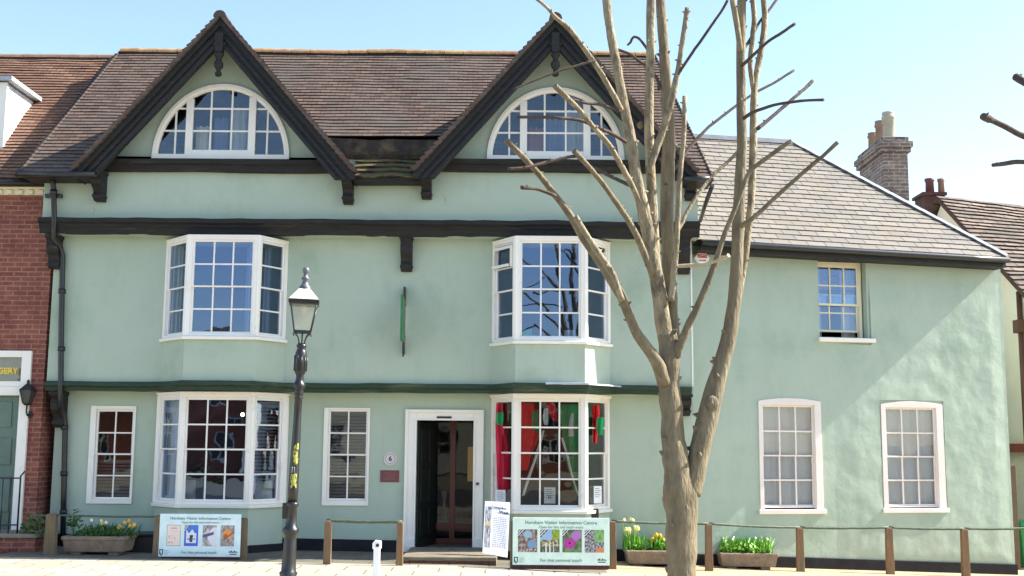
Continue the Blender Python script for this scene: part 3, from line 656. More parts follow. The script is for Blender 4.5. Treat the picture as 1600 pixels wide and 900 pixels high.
def mainroof():
    nn=Vector((0,-msl,1)).normalized(); Ls=math.sqrt((YR-YB)**2+(zR-zE)**2); rh=.1; n=int(Ls/rh)
    rows=[]
    def xl(t): return xEL+(xRL-xEL)*t
    def xr(t): return xER+(xRR-xER)*t
    def cut(t):
        z=zE+(zR-zE)*t; iv=[(xl(t),xr(t))]
        for g in (G1,G2):
            h=(g['A'].z-z)/g['sl']
            if h<=0: continue
            nv=[]
            for a,c in iv:
                g0,g1=g['cx']-h,g['cx']+h
                if g0>a: nv.append((a,min(c,g0)))
                if g1<c: nv.append((max(a,g1),c))
            iv=nv
        return iv
    # find t for mid section bottom (px y 218)
    Ym=None; t0=0
    for i in range(200):
        t=i/200; Y=YB+(YR-YB)*t; z=mplane(Y)
        if P(600,218,Y).z<=z: t0=t; break
    def pos(x,t): Y=YB+(YR-YB)*t; return Vector((x,Y,mplane(Y)))
    for i in range(n):
        ta,tb=i/n,(i+1)/n; A_,B_=cut(ta),cut(tb)
        # match intervals by centre
        for a in A_:
            cands=[c for c in B_ if min(a[1],c[1])-max(a[0],c[0])>-.2]
            if not cands: continue
            c=min(cands,key=lambda q:abs((q[0]+q[1])-(a[0]+a[1])))
            if len(cands)>1 and len(A_)<len(B_): pass
            if -4<(a[0]+a[1])/2<1.2 and len(A_)>=3 and ta<t0: continue
            if len(A_)>len(B_) : c=(max(c[0],a[0]-.12) ,min(c[1],a[1]+.12))
            rows.append((pos(a[0],ta),pos(a[1],ta),pos(c[0],tb),pos(c[1],tb),a[0],a[1],c[0],c[1],i*rh,(i+1)*rh,nn))
    b=MB(); courses(b,rows,lift=.014,jit=.006); 
    # back slope
    b.face([(xRL,YR,zR),(xRR,YR,zR),(xER,YR+3.2,zE),(xEL,YR+3.2,zE)],uv=[(xRL,0),(xRR,0),(xER,4),(xEL,4)])
    o=b.build('roof',TILE,house,recalc=False)
    # gable-end infill on right and left under verges
    b=MB()
    for xe,xr_ in ((xEL+.1,xRL+.05),(xER-.1,xRR-.05)):
        b.face([(xe,YB+.3,zE-.05),(xr_,YR,zR-.08),(xe,YR+3,zE-.05)])
    b.build('end_wall',GREEN,house,recalc=False)
    # verge strips
    b=MB()
    for xe,xr_,s in ((xEL,xRL,-1),(xER,xRR,1)):
        a=Vector((xe,YB,zE)); c=Vector((xr_,YR,zR)); n_=40
        for i in range(n_):
            p=a.lerp(c,i/n_); q=a.lerp(c,(i+1)/n_)
            b.prism([p+nn*.03,q+nn*.012,q-nn*.05,p-nn*.05],Vector((s*.02,0,0)))
        b.build('verge',TILE,house); b=MB()
    # ridge tiles
    b=MB(); L=xRR-xRL; k=int(L/.33)
    for i in range(k):
        x0=xRL+L*i/k; x1=xRL+L*(i+1)/k-.008; dz=.02*noise.noise(Vector((x0*.7,3,0)))+rnd(-.004,.004)
        pr=[(x0,YR+.11*math.cos(a),zR-.05+dz+.1*math.sin(a)) for a in [math.pi*j/8 for j in range(9)]]
        b.prism(pr,Vector((x1-x0,0,0)))
    b.build('ridge_tiles',noisy('ridge_tile',lin((140,104,80)),lin((172,140,100)),scale=5,rough=.9,c3=lin((176,160,110)),s3=8,f3=(.5,.7),bump=.5),house)
    return t0
t0=mainroof()
def gableroof(g,parent=house):
    cx,A,sl,hw=g['cx'],g['A'],g['sl'],g['hw']; cosl=1/math.sqrt(1+sl*sl); Ls=hw/cosl; rh=.1; n=int(Ls/rh); b=MB()
    for s in (-1,1):
        nn=Vector((s*sl,0,1)).normalized(); rows=[]
        for i in range(n):
            ta,tb=i/n,(i+1)/n
            xa=cx+s*hw*(1-ta)+s*.03*(1-ta); xb=cx+s*hw*(1-tb); za=A.z-sl*hw*(1-ta); zb=A.z-sl*hw*(1-tb)
            ya=YB+(za-zE)/msl+.12; yb=YB+(zb-zE)/msl+.12
            f=YB-.06
            p0,p1,q0,q1=Vector((xa,f,za)),Vector((xa,max(f+.4,ya),za)),Vector((xb,f,zb)),Vector((xb,max(f+.4,yb),zb))
            if s>0: rows.append((p0,p1,q0,q1,f,ya,f,yb,i*rh,(i+1)*rh,nn))
            else: rows.append((p1,p0,q1,q0,ya,f,yb,f,i*rh,(i+1)*rh,nn))
        courses(b,rows,lift=.03,jit=.012,seg=.2)
        # front edge: tile ends with small irregular steps
        for i in range(n):
            ta,tb=i/n,(i+1)/n
            xa=cx+s*(hw+.03)*(1-ta); xb=cx+s*hw*(1-tb); za=A.z-sl*hw*(1-ta); zb=A.z-sl*hw*(1-tb); j=rnd(0,.012)
            pa=Vector((xa,YB-.06-j,za))+nn*.035; pb=Vector((xb,YB-.06-j,zb))+nn*.012; pc=Vector((xb,YB-.06-j,zb))-nn*.03; pd=Vector((xa,YB-.06-j,za))-nn*.03
            ii=[b.vert(v) for v in (pa,pb,pc,pd)]; jj=[b.vert(v+Vector((0,.12,0))) for v in (pa,pb,pc,pd)]
            for q in ([ii[0],ii[1],ii[2],ii[3]],[ii[0],ii[3],jj[3],jj[0]],[ii[2],ii[3],jj[3],jj[2]],[ii[0],ii[1],jj[1],jj[0]]): b.fidx(q,uv=[(0.1+i*.17,.02),(.16+i*.17,.02),(.16+i*.17,.08),(.1+i*.17,.08)])
    # ridge
    k=10
    for i in range(k):
        y0=YB-.07+i*.33; pr=[(cx+.1*math.cos(a),y0,A.z-.05+.1*math.sin(a)+rnd(0,.003)) for a in [math.pi*j/6 for j in range(7)]]
        if A.z>mplane(y0): b.prism(pr,Vector((0,.325,0)))
    b.build('gable_roof',TILE,parent,recalc=False)
gableroof(G1); gableroof(G2)
# valley beam + mossy skirt between gables
b=MB(); xa=X_(515,235,17.2); xb=X_(695,235,17.2); zt_=Z_(600,219,17.3); zb_=Z_(600,248,17.2)
b.path([(xa,17.3),(xb,17.3)],[(-.3,zb_),(.08,zb_),(.12,zb_+.06),(.1,zt_-.02),(-.3,zt_)],sub=.12,jit=.05,seed=11); b.build('valley_gutter',noisy('blackened_board',lin((40,35,31)),lin((66,56,48)),scale=6,rough=.8,bump=.8,bscale=12,c3=lin((96,84,62)),s3=4,f3=(.48,.7)),house)
b=MB(); rows=[]; ya,yb=16.93,17.25; za=Z_(605,277,ya); zb2=Z_(605,249,yb)
nn=Vector((0,-(zb2-za),(yb-ya))).normalized()
for i in range(4):
    a,c=i/4,(i+1)/4; f=lambda x,t:Vector((x,ya+(yb-ya)*t,za+(zb2-za)*t)); X0=X_(552,262,ya); X1=X_(660,262,ya)
    rows.append((f(X0,a),f(X1,a),f(X0,c),f(X1,c),X0,X1,X0,X1,i*.1,(i+1)*.1,nn))
courses(b,rows,lift=.035,jit=.02,seg=.15); b.build('mossy_tile_skirt',MOSST,house,recalc=False)
b=MB(); b.path([(X0,ya+.08),(X1,ya+.08)],[(-.2,za-.07),(.06,za-.07),(.06,za),(-.2,za)],sub=.2,jit=.01); b.build('fascia',BLACKB,house)
# eave fascia and gutter left/right
for nm,xa,xb,py in (('left',xEL,X_(150,270,YB),268),('right',X_(1070,270,YB),xER+.02,284)):
    b=MB(); b.path([(xa,YB+.05),(xb,YB+.05)],[(-.5,zE-.08),(.02,zE-.08),(.02,zE-.01),(-.5,zE-.02)],sub=.3); b.build('eaves_board',BLACKT,house)
    b=MB(); b.tube([(xa-.02,YB-.03,zE-.045),(xb,YB-.03,zE-.045)],.045,10); b.build('gutter',IRON,house)
# drainpipe left
b=MB()
dp=[P(82,276,17.0),P(84,300,17.15),P(85,345,17.12),P(83,372,17.2),P(94,385,17.38),P(98,400,17.42),P(96,500,17.43),P(95,600,17.42),P(94,612,17.4),P(94,640,17.6),P(101,652,17.7),P(102,665,17.72),P(100,760,17.72),P(98,852,17.72)]
b.tube(dp,[.042]*len(dp),10)
for px,py,Y in ((84,300,17.13),(97,455,17.42),(96,545,17.42),(101,668,17.72),(100,740,17.72),(99,800,17.72)):
    p=P(px,py,Y); b.tube([p-Vector((0,0,.035)),p+Vector((0,0,.035))],.056,10)
p=P(84,306,17.18); b.box(p.x-.13,p.x+.13,p.y-.02,p.y+.03,p.z-.03,p.z+.03)
b.build('drainpipe',IRON,house,recalc=False)
# right dark pipe under eave
b=MB(); b.tube([P(1113,290,16.9),P(1100,325,17.3),P(1094,345,17.6)],.035,8); b.build('drainpipe',IRON,house)
# --- door
df=dorframe; b=MB(); dz0=gz(-1)+.02
jw_l=door[0]-df[0]; jw_r=df[2]-door[2]; jh=df[3]-door[3]
for (x0,x1,z0,z1) in ((df[0],door[0],.02,df[3]),(door[2],df[2],.02,df[3]),(door[0],door[2],door[3],df[3])):
    b.box(x0,x1,YG-.035,YG+.05,z0,z1)
# raised moulding strips
b.box(df[0],df[0]+.045,YG-.07,YG-.0352,.22,df[3]); b.box(df[2]-.045,df[2],YG-.07,YG-.0352,.22,df[3]); b.box(df[0]+.045,df[2]-.045,YG-.0695,YG-.0352,df[3]-.05,df[3]-.001)
b.box(door[0]-.03,door[0]-.001,YG-.055,YG-.0352,.22,door[3]+.03); b.box(door[2]+.001,door[2]+.03,YG-.055,YG-.0352,.22,door[3]+.03); b.box(door[0],door[2],YG-.0545,YG-.0352,door[3]+.001,door[3]+.03)
b.box(df[0]-.01,door[0]-.005,YG-.075,YG-.0353,.02,.22); b.box(door[2]+.005,df[2]+.01,YG-.075,YG-.0353,.02,.22)
b.build('door_frame',WHITE,house,bevel=.005)
# open dark door leaf, hinged on left, swung inwards
b=MB(); U=Vector((.28,1,0)).normalized(); Nn=Vector((U.y,-U.x,0)); O=Vector((door[0]+.03,YG+.08,.06)); hd=door[3]-.08; wd=.85
b.box(0,wd,-.05,0,0,hd,O,U,Nn)
for v0,v1 in ((.08,.3),(.36,.62),(.68,.94)):
    for u0,u1 in ((.1,.46),(.54,.9)): b.box(u0*wd,u1*wd,0,.015,v0*hd,v1*hd,O,U,Nn)
b.build('door',DOORK,house,bevel=.006)
# inner glazed screen of red-brown timber
b=MB(); yi=YG+1.0; xi0,xi1=door[0]-.1,door[2]+.5
xm=X_(707,750,yi)
for x,wd_ in ((xi0,.06),(xm,.045),(xi1,.06)): b.box(x-wd_,x+wd_,yi,yi+.06,.05,2.3)
for z in (.05,.28,2.2): b.box(xi0,xi1,yi+.003,yi+.057,z,z+.09)
o=b.build('inner_screen',MAHOG,house,bevel=.005)
b=MB(); b.face([(xi0,yi+.03,.1),(xi1,yi+.03,.1),(xi1,yi+.03,2.25),(xi0,yi+.03,2.25)]); b.build('pane',glassmat('dim_door_glass',.7,.0,.05),o,recalc=False)
b=MB(); p=P(746,756,YG-.07); b.tube([p,p+Vector((0,.05,0))],.022,12); b.build('door_bell',IRON,house)
# interior window glow panel seen through doorway: a cream notice frame on inner side wall
b=MB(); p0=P(731,698,YG+.9); p1=P(737,752,YG+.9); b.box(p0.x,p1.x+.03,YG+.88,YG+.9,p1.z,p0.z); tag(b.build('notice_frame',plain('ochre_notice',(190,156,92)),org=(p0.x,YG+.88,p1.z)),'tall ochre yellow framed notice just inside the open front door','notice')
# window in upper-right bay: ajar casement
d=bays['UR']
# step
sx0=X_(628,870,16.3); sx1=X_(776,870,16.3)
b=MB(); b.box(sx0,sx1,16.25,YG-.08,-.2,.1); b.box(door[0]-.02,door[2]+.02,YG-.08,YG+.9,-.2,.06)
so=b.build('door_step',noisy('worn_step_stone',lin((112,104,90)),lin((134,124,106)),scale=6,rough=.9,bump=.4,bscale=30,c3=lin((150,128,100)),s3=3),org=((sx0+sx1)/2,16.8,0),bevel=.012)
tag(so,'low worn stone step in front of the open front door','step')
b=MB(); 
nb=12
for i in range(nb):
    x0=sx0+(sx1-sx0)*i/nb+.004; x1=sx0+(sx1-sx0)*(i+1)/nb-.004; b.box(x0,x1,16.225,16.249,-.2,.055+rnd(-.004,.004))
b.build('riser',noisy('riser_brick',lin((78,54,44)),lin((100,74,60)),scale=8,rough=.9,bump=.4),so,bevel=.004)
# ================================================================ WING (slate roofed annexe)
WX0=HX1+.0; WK=.19; WTH=math.atan(WK); WO=Vector((WX0,YG,0)); WN=Vector((-math.sin(WTH),math.cos(WTH),0)); WT=Vector((math.cos(WTH),math.sin(WTH),0))
def PW(px,py,Y):
    """measure on the annexe's own turned planes: returns coordinates in its unturned frame"""
    d=_f+_r*((px-800)/F)+_u*((450-py)/F); t=((Y-YG)-(CAM-WO).dot(WN))/d.dot(WN); q=CAM+d*t
    return Vector((WX0+(q-WO).dot(WT),Y,q.z))
def XW(px,py,Y): return PW(px,py,Y).x
def ZW(px,py,Y): return PW(px,py,Y).z
def unturn(x): return WX0+(x-WX0)*math.cos(WTH)
def gzw(x): return gz(unturn(x))
def wrect(px0,py0,px1,py1,Y):
    cy=(py0+py1)/2; cx=(px0+px1)/2
    return [XW(px0,cy,Y),ZW(cx,py1,Y),XW(px1,cy,Y),ZW(cx,py0,Y)]
def turned(o,pseudo):
    p=Vector(pseudo); o.location=WO+WT*(p.x-WX0)+WN*(p.y-YG)+Vector((0,0,p.z)); o.rotation_euler=(0,0,WTH); _pseudo[o.name]=p; return o
WX1=XW(1563,420,YG); WX1b=XW(1585,870,YG)
wing=thing('green_annexe',(WX0,YG,0),'lower pale green rendered building with a hipped grey slate roof, right of the gabled house','building'); turned(wing,(WX0,YG,0))
YE=17.38
eL=PW(1085,374,YE); eR=PW(1573,402,YE)
def ez(x): return eL.z+(eR.z-eL.z)*(x-eL.x)/(eR.x-eL.x)
wu=wrect(1279,397,1354,530,YG); wl1=wrect(1186,622,1284,800,YG); wl2=wrect(1378,627,1475,798,YG)
b=MB()
xs=[WX0]; 
def wingwall():
    global b
    holes=[wu]+[[q[0],q[1],q[2],q[3]-.06] for q in (wl1,wl2)]; zb=-.9
    xs=sorted(set([WX0,WX1]+[h[0] for h in holes]+[h[2] for h in holes]))
    top=max(ez(WX0),ez(WX1))-.0
    zs=sorted(set([zb,3.0]+[h[1] for h in holes]+[h[3] for h in holes]))
    for i in range(len(xs)-1):
        for j in range(len(zs)):
            z0=zs[j]; last=j==len(zs)-1
            cx=(xs[i]+xs[i+1])/2; cz=(z0+(zs[j+1] if not last else z0+.1))/2
            if any(h[0]<cx<h[2] and h[1]<cz<h[3] for h in holes): continue
            za=ez(xs[i])-.02 if last else zs[j+1]; zb_=ez(xs[i+1])-.02 if last else zs[j+1]
            if last and za<z0: continue
            b.face([(xs[i],YG,z0),(xs[i+1],YG,z0),(xs[i+1],YG,zb_),(xs[i],YG,za)])
    for h,rev in ((wu,.16),(wl1,.1),(wl2,.1)):
        a,c,d,e=h
        b.face([(a,YG,c),(a,YG,e),(a,YG+rev,e),(a,YG+rev,c)]); b.face([(d,YG,c),(d,YG+rev,c),(d,YG+rev,e),(d,YG,e)])
        b.face([(a,YG,e),(d,YG,e),(d,YG+rev,e),(a,YG+rev,e)]); b.face([(a,YG,c),(a,YG+rev,c),(d,YG+rev,c),(d,YG,c)])
    # leaning right end: slight batter outwards to the foot
    b.face([(WX1,YG,ez(WX1)-.02),(WX1,YG,-.9),(WX1b,YG+.02,-.9)]); b.face([(WX1,YG,ez(WX1)-.02),(WX1b,YG+.02,-.9),(WX1b,23.5,-.9),(WX1,23.5,ez(WX1)-.02)])
    b.face([(WX0,23.5,-.9),(WX1,23.5,-.9),(WX1,23.5,ez(WX1)),(WX0,23.5,ez(WX0))])
wingwall(); wo=b.build('wall',GREEN2,wing,recalc=False)
# lumpy relief around the second lower window, as real geometry
b=MB(); nx,nz=90,90; x0,x1=XW(1296,700,YG),WX1-.01; z0,z1=gzw(8)+.16,ZW(1500,430,YG)
ids={}
for i in range(nx+1):
    for j in range(nz+1):
        x=x0+(x1-x0)*i/nx; z=z0+(z1-z0)*j/nz
        e=min(1,(x-x0)/.5,(x1-x)/.25,(z1-z)/.5,(z-z0)/.2+.1); e=max(0,e)
        near=1.0
        q=Vector((x,0,z)); r=noise.noise(q*2.2)*.5+noise.noise(q*5)*.3+noise.noise(q*11)*.12
        ridge=0
        y=YG+.004-e*(.022+.018*r)
        ids[i,j]=b.vert((x,y,z))
hx0,hz0,hx1,hz1=wl2
for i in range(nx):
    for j in range(nz):
        x=x0+(x1-x0)*(i+.5)/nx; z=z0+(z1-z0)*(j+.5)/nz
        if hx0-.02<x<hx1+.02 and hz0-.02<z<hz1+.02: continue
        if wu[0]-.05<x<wu[2]+.05 and z>wu[1]-.1: continue
        b.fidx([ids[i,j],ids[i+1,j],ids[i+1,j+1],ids[i,j+1]],True)
b.build('lumpy_render_patch',GREEN2,wing,recalc=False)
b=MB(); 
n=12
for i in range(n):
    xa=WX0+(WX1b-WX0)*i/n; xb=WX0+(WX1b-WX0)*(i+1)/n
    b.face([(xa,YG-.035,-.9),(xb,YG-.035,-.9),(xb,YG-.035,gzw(xb)+.16),(xa,YG-.035,gzw(xa)+.16)]); b.face([(xa,YG-.035,gzw(xa)+.16),(xb,YG-.035,gzw(xb)+.16),(xb,YG,gzw(xb)+.17),(xa,YG,gzw(xa)+.17)])
b.face([(WX1b+.03,YG-.035,-.9),(WX1b+.03,YG+2,-.9),(WX1b+.03,YG+2,gzw(WX1b)+.16),(WX1b+.03,YG-.035,gzw(WX1b)+.16)])
b.face([(WX1b,YG-.035,-.9),(WX1b+.03,YG-.035,-.9),(WX1b+.03,YG-.035,gzw(WX1b)+.16),(WX1b,YG-.035,gzw(WX1b)+.16)])
b.build('plinth',PLINTH,wing,recalc=False)
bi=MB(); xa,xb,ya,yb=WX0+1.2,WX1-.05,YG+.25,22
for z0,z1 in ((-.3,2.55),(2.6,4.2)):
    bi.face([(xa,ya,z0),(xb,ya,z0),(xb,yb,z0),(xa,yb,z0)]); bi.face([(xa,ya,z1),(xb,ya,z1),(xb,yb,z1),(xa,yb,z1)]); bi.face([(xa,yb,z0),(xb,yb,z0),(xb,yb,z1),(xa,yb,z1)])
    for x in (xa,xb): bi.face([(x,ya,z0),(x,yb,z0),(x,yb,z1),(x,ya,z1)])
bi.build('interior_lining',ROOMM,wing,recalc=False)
PINKW=noisy('chalky_white_paint',lin((228,216,206)),lin((238,228,220)),scale=2,rough=.6,bump=.1,bscale=30)
# lower windows with a segmental arched surround
for outer,glass in (((1186,622,1284,800),(1195,636,1271,789)),((1378,627,1475,798),(1388,640,1462,788))):
    O=wrect(*outer,YG); G=wrect(*glass,YG); bf=MB(); bg_=MB(); w_=O[2]-O[0]; h_=O[3]-O[1]; ns=10; rise=.05
    # surround with arched head
    def arch(u): return rise*(1-((u-w_/2)/(w_/2))**2)
    l=G[0]-O[0]; r=O[2]-G[2]; bt=G[1]-O[1]; tp=O[3]-G[3]
    bf.box(0,l-.03,-.1,.02,0,h_-tp+.03,(O[0],YG,O[1]),Vector((1,0,0)),Vector((0,-1,0)))
    bf.box(w_-r+.03,w_,-.1,.02,0,h_-tp+.03,(O[0],YG,O[1]),Vector((1,0,0)),Vector((0,-1,0)))
    pts=[(O[0],YG-.02,O[3]-tp+.03)]+[(O[0]+w_*i/ns,YG-.02,O[3]-rise+arch(w_*i/ns)) for i in range(ns+1)]+[(O[2],YG-.02,O[3]-tp+.03)]
    bf.prism(pts,Vector((0,.1,0)))
    bf.box(-.03,w_+.03,-.1,.05,-.03,.04,(O[0],YG,O[1]),Vector((1,0,0)),Vector((0,-1,0)))
    bars(bf,bg_,(G[0]-.045,YG+.02,G[1]-.045),Vector((1,0,0)),Vector((0,-1,0)),G[2]-G[0]+.09,G[3]-G[1]+.09,(.045,.045,.045,.045),3,4,meet=2,n0=-.08,n1=-.003,mw=.026)
    fo=bf.build('sash_window',PINKW,wing,bevel=.004); bg_.build('pane',GLASS,fo,recalc=False)
    c=MB(); curtain(c,G[0]-.05,G[2]+.05,YG+.14,G[1]-.03,G[3]+.03,.012,.16); c.build('net_curtain',noisy('net_curtain',lin((214,212,216)),lin((228,226,230)),scale=2,rough=.9),fo,recalc=False)
# upper window, cream, lower sash raised
O=wrect(1279,408,1352,528,YG); G=wrect(1281,413,1347,519,YG); bf=MB(); bg_=MB()
O2=wu; w_=O[2]-O[0]; h_=O[3]-O[1]; gap=.09
U=Vector((1,0,0)); Nn=Vector((0,-1,0)); base=Vector((O[0],YG+.12,O[1]))
fw=.05
bf.box(0,fw*.5,-.1,.0,0,h_,base,U,Nn); bf.box(w_-fw,w_,-.1,.0,0,h_,base,U,Nn); bf.box(fw*.5,w_-fw,-.1,-.002,h_-.06,h_,base,U,Nn); bf.box(0,w_,-.1,.0,0,.02,base,U,Nn)
def sash(v0,v1,n,rows):
    a=fw*.5; c=w_-fw
    bf.box(a,a+.03,n-.02,n+.02,v0,v1,base,U,Nn); bf.box(c-.03,c,n-.02,n+.02,v0,v1,base,U,Nn); bf.box(a+.03,c-.03,n-.02,n+.018,v0,v0+.035,base,U,Nn); bf.box(a+.03,c-.03,n-.02,n+.018,v1-.03,v1,base,U,Nn)
    for i in (1,2):
        u=a+(c-a)*i/3; bf.box(u-.012,u+.012,n-.012,n+.012,v0+.035,v1-.03,base,U,Nn)
    for j in range(1,rows):
        v=v0+(v1-v0)*j/rows; bf.box(a+.03,c-.03,n-.011,n+.011,v-.012,v+.012,base,U,Nn)
    for i in range(3):
        u0=a+(c-a)*i/3; u1=a+(c-a)*(i+1)/3; t=rnd(-.008,.008); bg_.face([base+U*u0+Zv*v0+Nn*(n-t),base+U*u1+Zv*v0+Nn*(n+t),base+U*u1+Zv*v1+Nn*(n+t),base+U*u0+Zv*v1+Nn*(n-t)])
hh=h_-.08
sash(.02+hh*.44,h_-.06,-.03,2); sash(.02+gap,.02+gap+hh*.53,-.075,2)
fo=bf.build('sash_window',CREAM,wing,bevel=.003); bg_.build('pane',GLASSB,fo,recalc=False)
s=MB(); s.box(O[0]-.03,O[2]+.13,YG-.07,YG+.16,O[1]-.07,O[1]-.002); s.build('sill',WHITE,fo,bevel=.008)
c=MB(); curtain(c,O[0],O[0]+.2,YG+.35,O[1],O[3],.02,.08); curtain(c,O[2]-.25,O[2],YG+.35,O[1],O[3],.02,.08); c.build('curtain',CURT,fo,recalc=False)
# slate roof
rl=PW(1093,214,20.6); rr=PW(1236,222,20.6); zr=(rl.z+rr.z)/2
def wroof():
    nn=Vector((0,-(zr-eL.z),20.6-YE)).normalized(); Ls=math.hypot(20.6-YE,zr-eL.z); rh=.165; n=int(Ls/rh); b=MB(); rows=[]
    x0=HX1-.1
    eLL=Vector((x0,YE,ez(x0)))
    def pt(s,t):
        a=eLL.lerp(eR,s); c=Vector((x0,20.6,zr)).lerp(Vector((rr.x,20.6,zr)),s); return a.lerp(c,t)
    for i in range(n):
        ta,tb=i/n,(i+1)/n
        a0,a1,b0,b1=pt(0,ta),pt(1,ta),pt(0,tb),pt(1,tb)
        rows.append((a0,a1,b0,b1,a0.x,a1.x,b0.x,b1.x,i*rh,(i+1)*rh,nn))
    courses(b,rows,lift=.012,jit=.006,seg=.4)
    # hip end and back
    A=Vector((rr.x,20.6,zr)); b.face([eR,(eR.x,24,ez(eR.x)),A],uv=[(0,0),(6,0),(3,4)]); b.face([(eR.x,24,ez(eR.x)),(x0,24,ez(eR.x)),(x0,20.6,zr),A],uv=[(0,0),(6,0),(6,4),(3,4)])
    b.build('roof',SLATE,wing,recalc=False)
    d=A-eR
    h=MB(); k=14; nrm=Vector((.3,-.4,1)).normalized()
    side=d.cross(nrm).normalized()
    for i in range(k):
        p=eR.lerp(A,i/k)+nrm*.02; q=eR.lerp(A,(i+.995)/k)+nrm*.025
        h.prism([p-side*.06,p+nrm*.035,p+side*.06,p-nrm*.03],q-p)
    h.build('hip_capping',LEAD,wing,recalc=True)
    h=MB(); h.path([(x0,20.6),(A.x,20.6)],[(-.12,zr-.04),(0.12,zr-.06),(.02,zr+.05),(-.02,zr+.05)],sub=.6); h.build('ridge_capping',noisy('dark_ridge_lead',lin((90,92,98)),lin((110,112,118)),scale=4,rough=.6),wing)
wroof()
b=MB(); x0=HX1+.02; a=Vector((x0,YE-.02,ez(x0)-.05)); c=Vector((eR.x+.02,YE-.02,ez(eR.x)-.05)); b.tube([a.lerp(c,i/8)+Vector((0,0,.01*noise.noise(Vector((i,0,3))))) for i in range(9)],.05,10); b.build('gutter',IRON,wing)
b=MB(); b.prism([(x0,YE+.03,ez(x0)-.16),(eR.x,YE+.03,ez(eR.x)-.16),(eR.x,YE+.03,ez(eR.x)-.015),(x0,YE+.03,ez(x0)-.015)],Vector((0,.02,0))); b.build('fascia',BLACKT,wing)
b=MB(); b.face([(x0,YE+.04,ez(x0)-.15),(eR.x,YE+.04,ez(eR.x)-.15),(eR.x,YG,ez(eR.x)-.15),(x0,YG,ez(x0)-.15)]); b.face([(eR.x,YE,ez(eR.x)-.15),(eR.x,24,ez(eR.x)-.15),(WX1-.1,24,ez(eR.x)-.15),(WX1-.1,YE,ez(eR.x)-.15)]);b.build('soffit',BLACKT,wing,recalc=False)
# ================================================================ BIG CHIMNEY BEHIND
YC=23.0; cf=P(1380,240,YC); cr_=P(1418,240,YC); farY=YC*(580/542.); 
chim=thing('brick_chimney',(cf.x,YC,gz(8)),'tall weathered brick chimney stack with three clay pots behind the slate roof','chimney')
ztop=Z_(1395,238,YC); b=MB()
b.box(cf.x,cr_.x,YC,farY,-.3,ztop); stack=b.build('stack',BRICKC,chim)
b=MB(); o=.06
b.box(cf.x-o,cr_.x+o,YC-o,farY+o,ztop,ztop+.1); b.box(cf.x-o*1.6,cr_.x+o*1.6,YC-o*1.6,farY+o*1.6,ztop+.1,ztop+.22); b.box(cf.x-o*.5,cr_.x+o*.5,YC-o*.5,farY+o*.5,ztop+.22,ztop+.33); b.build('corbelled_cap',BRICKC,chim,bevel=.01)
zc=ztop+.33
for px,yb_,yt_,r,mt in ((1384,212,166,.125,BUFF),(1369,222,178,.115,TERRA),(1360,226,196,.11,TERRA)):
    i=(1384,1369,1360).index(px); Y=YC+.35+i*.52; x=(cf.x+cr_.x)/2+.0; hgt=(.62,.58,.46)[i]
    b=MB(); b.lathe([(r*1.05,0),(r,.05),(r*.92,hgt*.75),(r*1.1,hgt*.78),(r*1.12,hgt*.86),(r*.95,hgt*.88),(r*1.02,hgt*.95),(r*1.02,hgt),(r*.8,hgt),(r*.78,hgt*.8)],(x,Y,zc),n=18); b.build('chimney_pot',mt,chim)
# ================================================================ CREAM HOUSE RIGHT
Xg=9.4
cream=thing('cream_house',(Xg,21,gz(9)),'cream rendered house with a brown stone slab roof at the far right edge','house')
rA=PX(1463,306,Xg); rB=PX(1600,457,Xg); sl=(rA.z-rB.z)/(rA.y-rB.y); Yfr=20.3; zfr=rA.z-sl*(rA.y-Yfr); Ybk=rA.y+(rA.y-Yfr)
b=MB(); xw=Xg+.12
b.face([(xw,Yfr+.3,-.6),(xw,Ybk-.3,-.6),(xw,Ybk-.3,zfr-.1),(xw,rA.y,rA.z-.15),(xw,Yfr+.3,zfr+.05)]); b.face([(xw,Yfr+.3,-.6),(xw+6,Yfr+.3,-.6),(xw+6,Yfr+.3,zfr+.05),(xw,Yfr+.3,zfr+.05)])
b.face([(xw,Ybk-.3,-.6),(xw+6,Ybk-.3,-.6),(xw+6,Ybk-.3,zfr),(xw,Ybk-.3,zfr)]); b.face([(xw+6,Yfr+.3,-.6),(xw+6,Ybk-.3,-.6),(xw+6,Ybk-.3,zfr-.1),(xw+6,rA.y,rA.z-.15),(xw+6,Yfr+.3,zfr+.05)])
b.build('wall',CREAMW,cream,recalc=False)
b=MB(); nn=Vector((0,-sl,1)).normalized(); Ls=math.hypot(rA.y-Yfr,rA.z-zfr); n=int(Ls/.2); rows=[]
ridgedrop=(Z_(1600,334,rA.y)-rA.z)/((X_(1600,334,rA.y))-Xg)*.55
for i in range(n):
    ta,tb=i/n,(i+1)/n; f=lambda x,t:Vector((x,Yfr+(rA.y-Yfr)*t,zfr+(rA.z-zfr)*t+ridgedrop*(x-Xg)*t))
    rows.append((f(Xg,ta),f(Xg+7,ta),f(Xg,tb),f(Xg+7,tb),Xg,Xg+7,Xg,Xg+7,i*.2,(i+1)*.2,nn))
courses(b,rows,lift=.03,jit=.014,seg=.3); b.face([(Xg,rA.y,rA.z),(Xg+7,rA.y,rA.z+ridgedrop*7),(Xg+7,Ybk,zfr),(Xg,Ybk,zfr)],uv=[(0,0),(7,0),(7,4),(0,4)])
b.build('roof',TILED,cream,recalc=False)
b=MB(); b.prism([(Xg+.02,Yfr,zfr-.02),(Xg+.02,rA.y,rA.z-.02),(Xg+.02,rA.y,rA.z-.14),(Xg+.02,Yfr,zfr-.14)],Vector((.06,0,0))); b.build('bargeboard',noisy('brown_timber',lin((70,52,44)),lin((92,70,58)),scale=6,rough=.8),cream)
pc=P(1462,312,rA.y+.6)
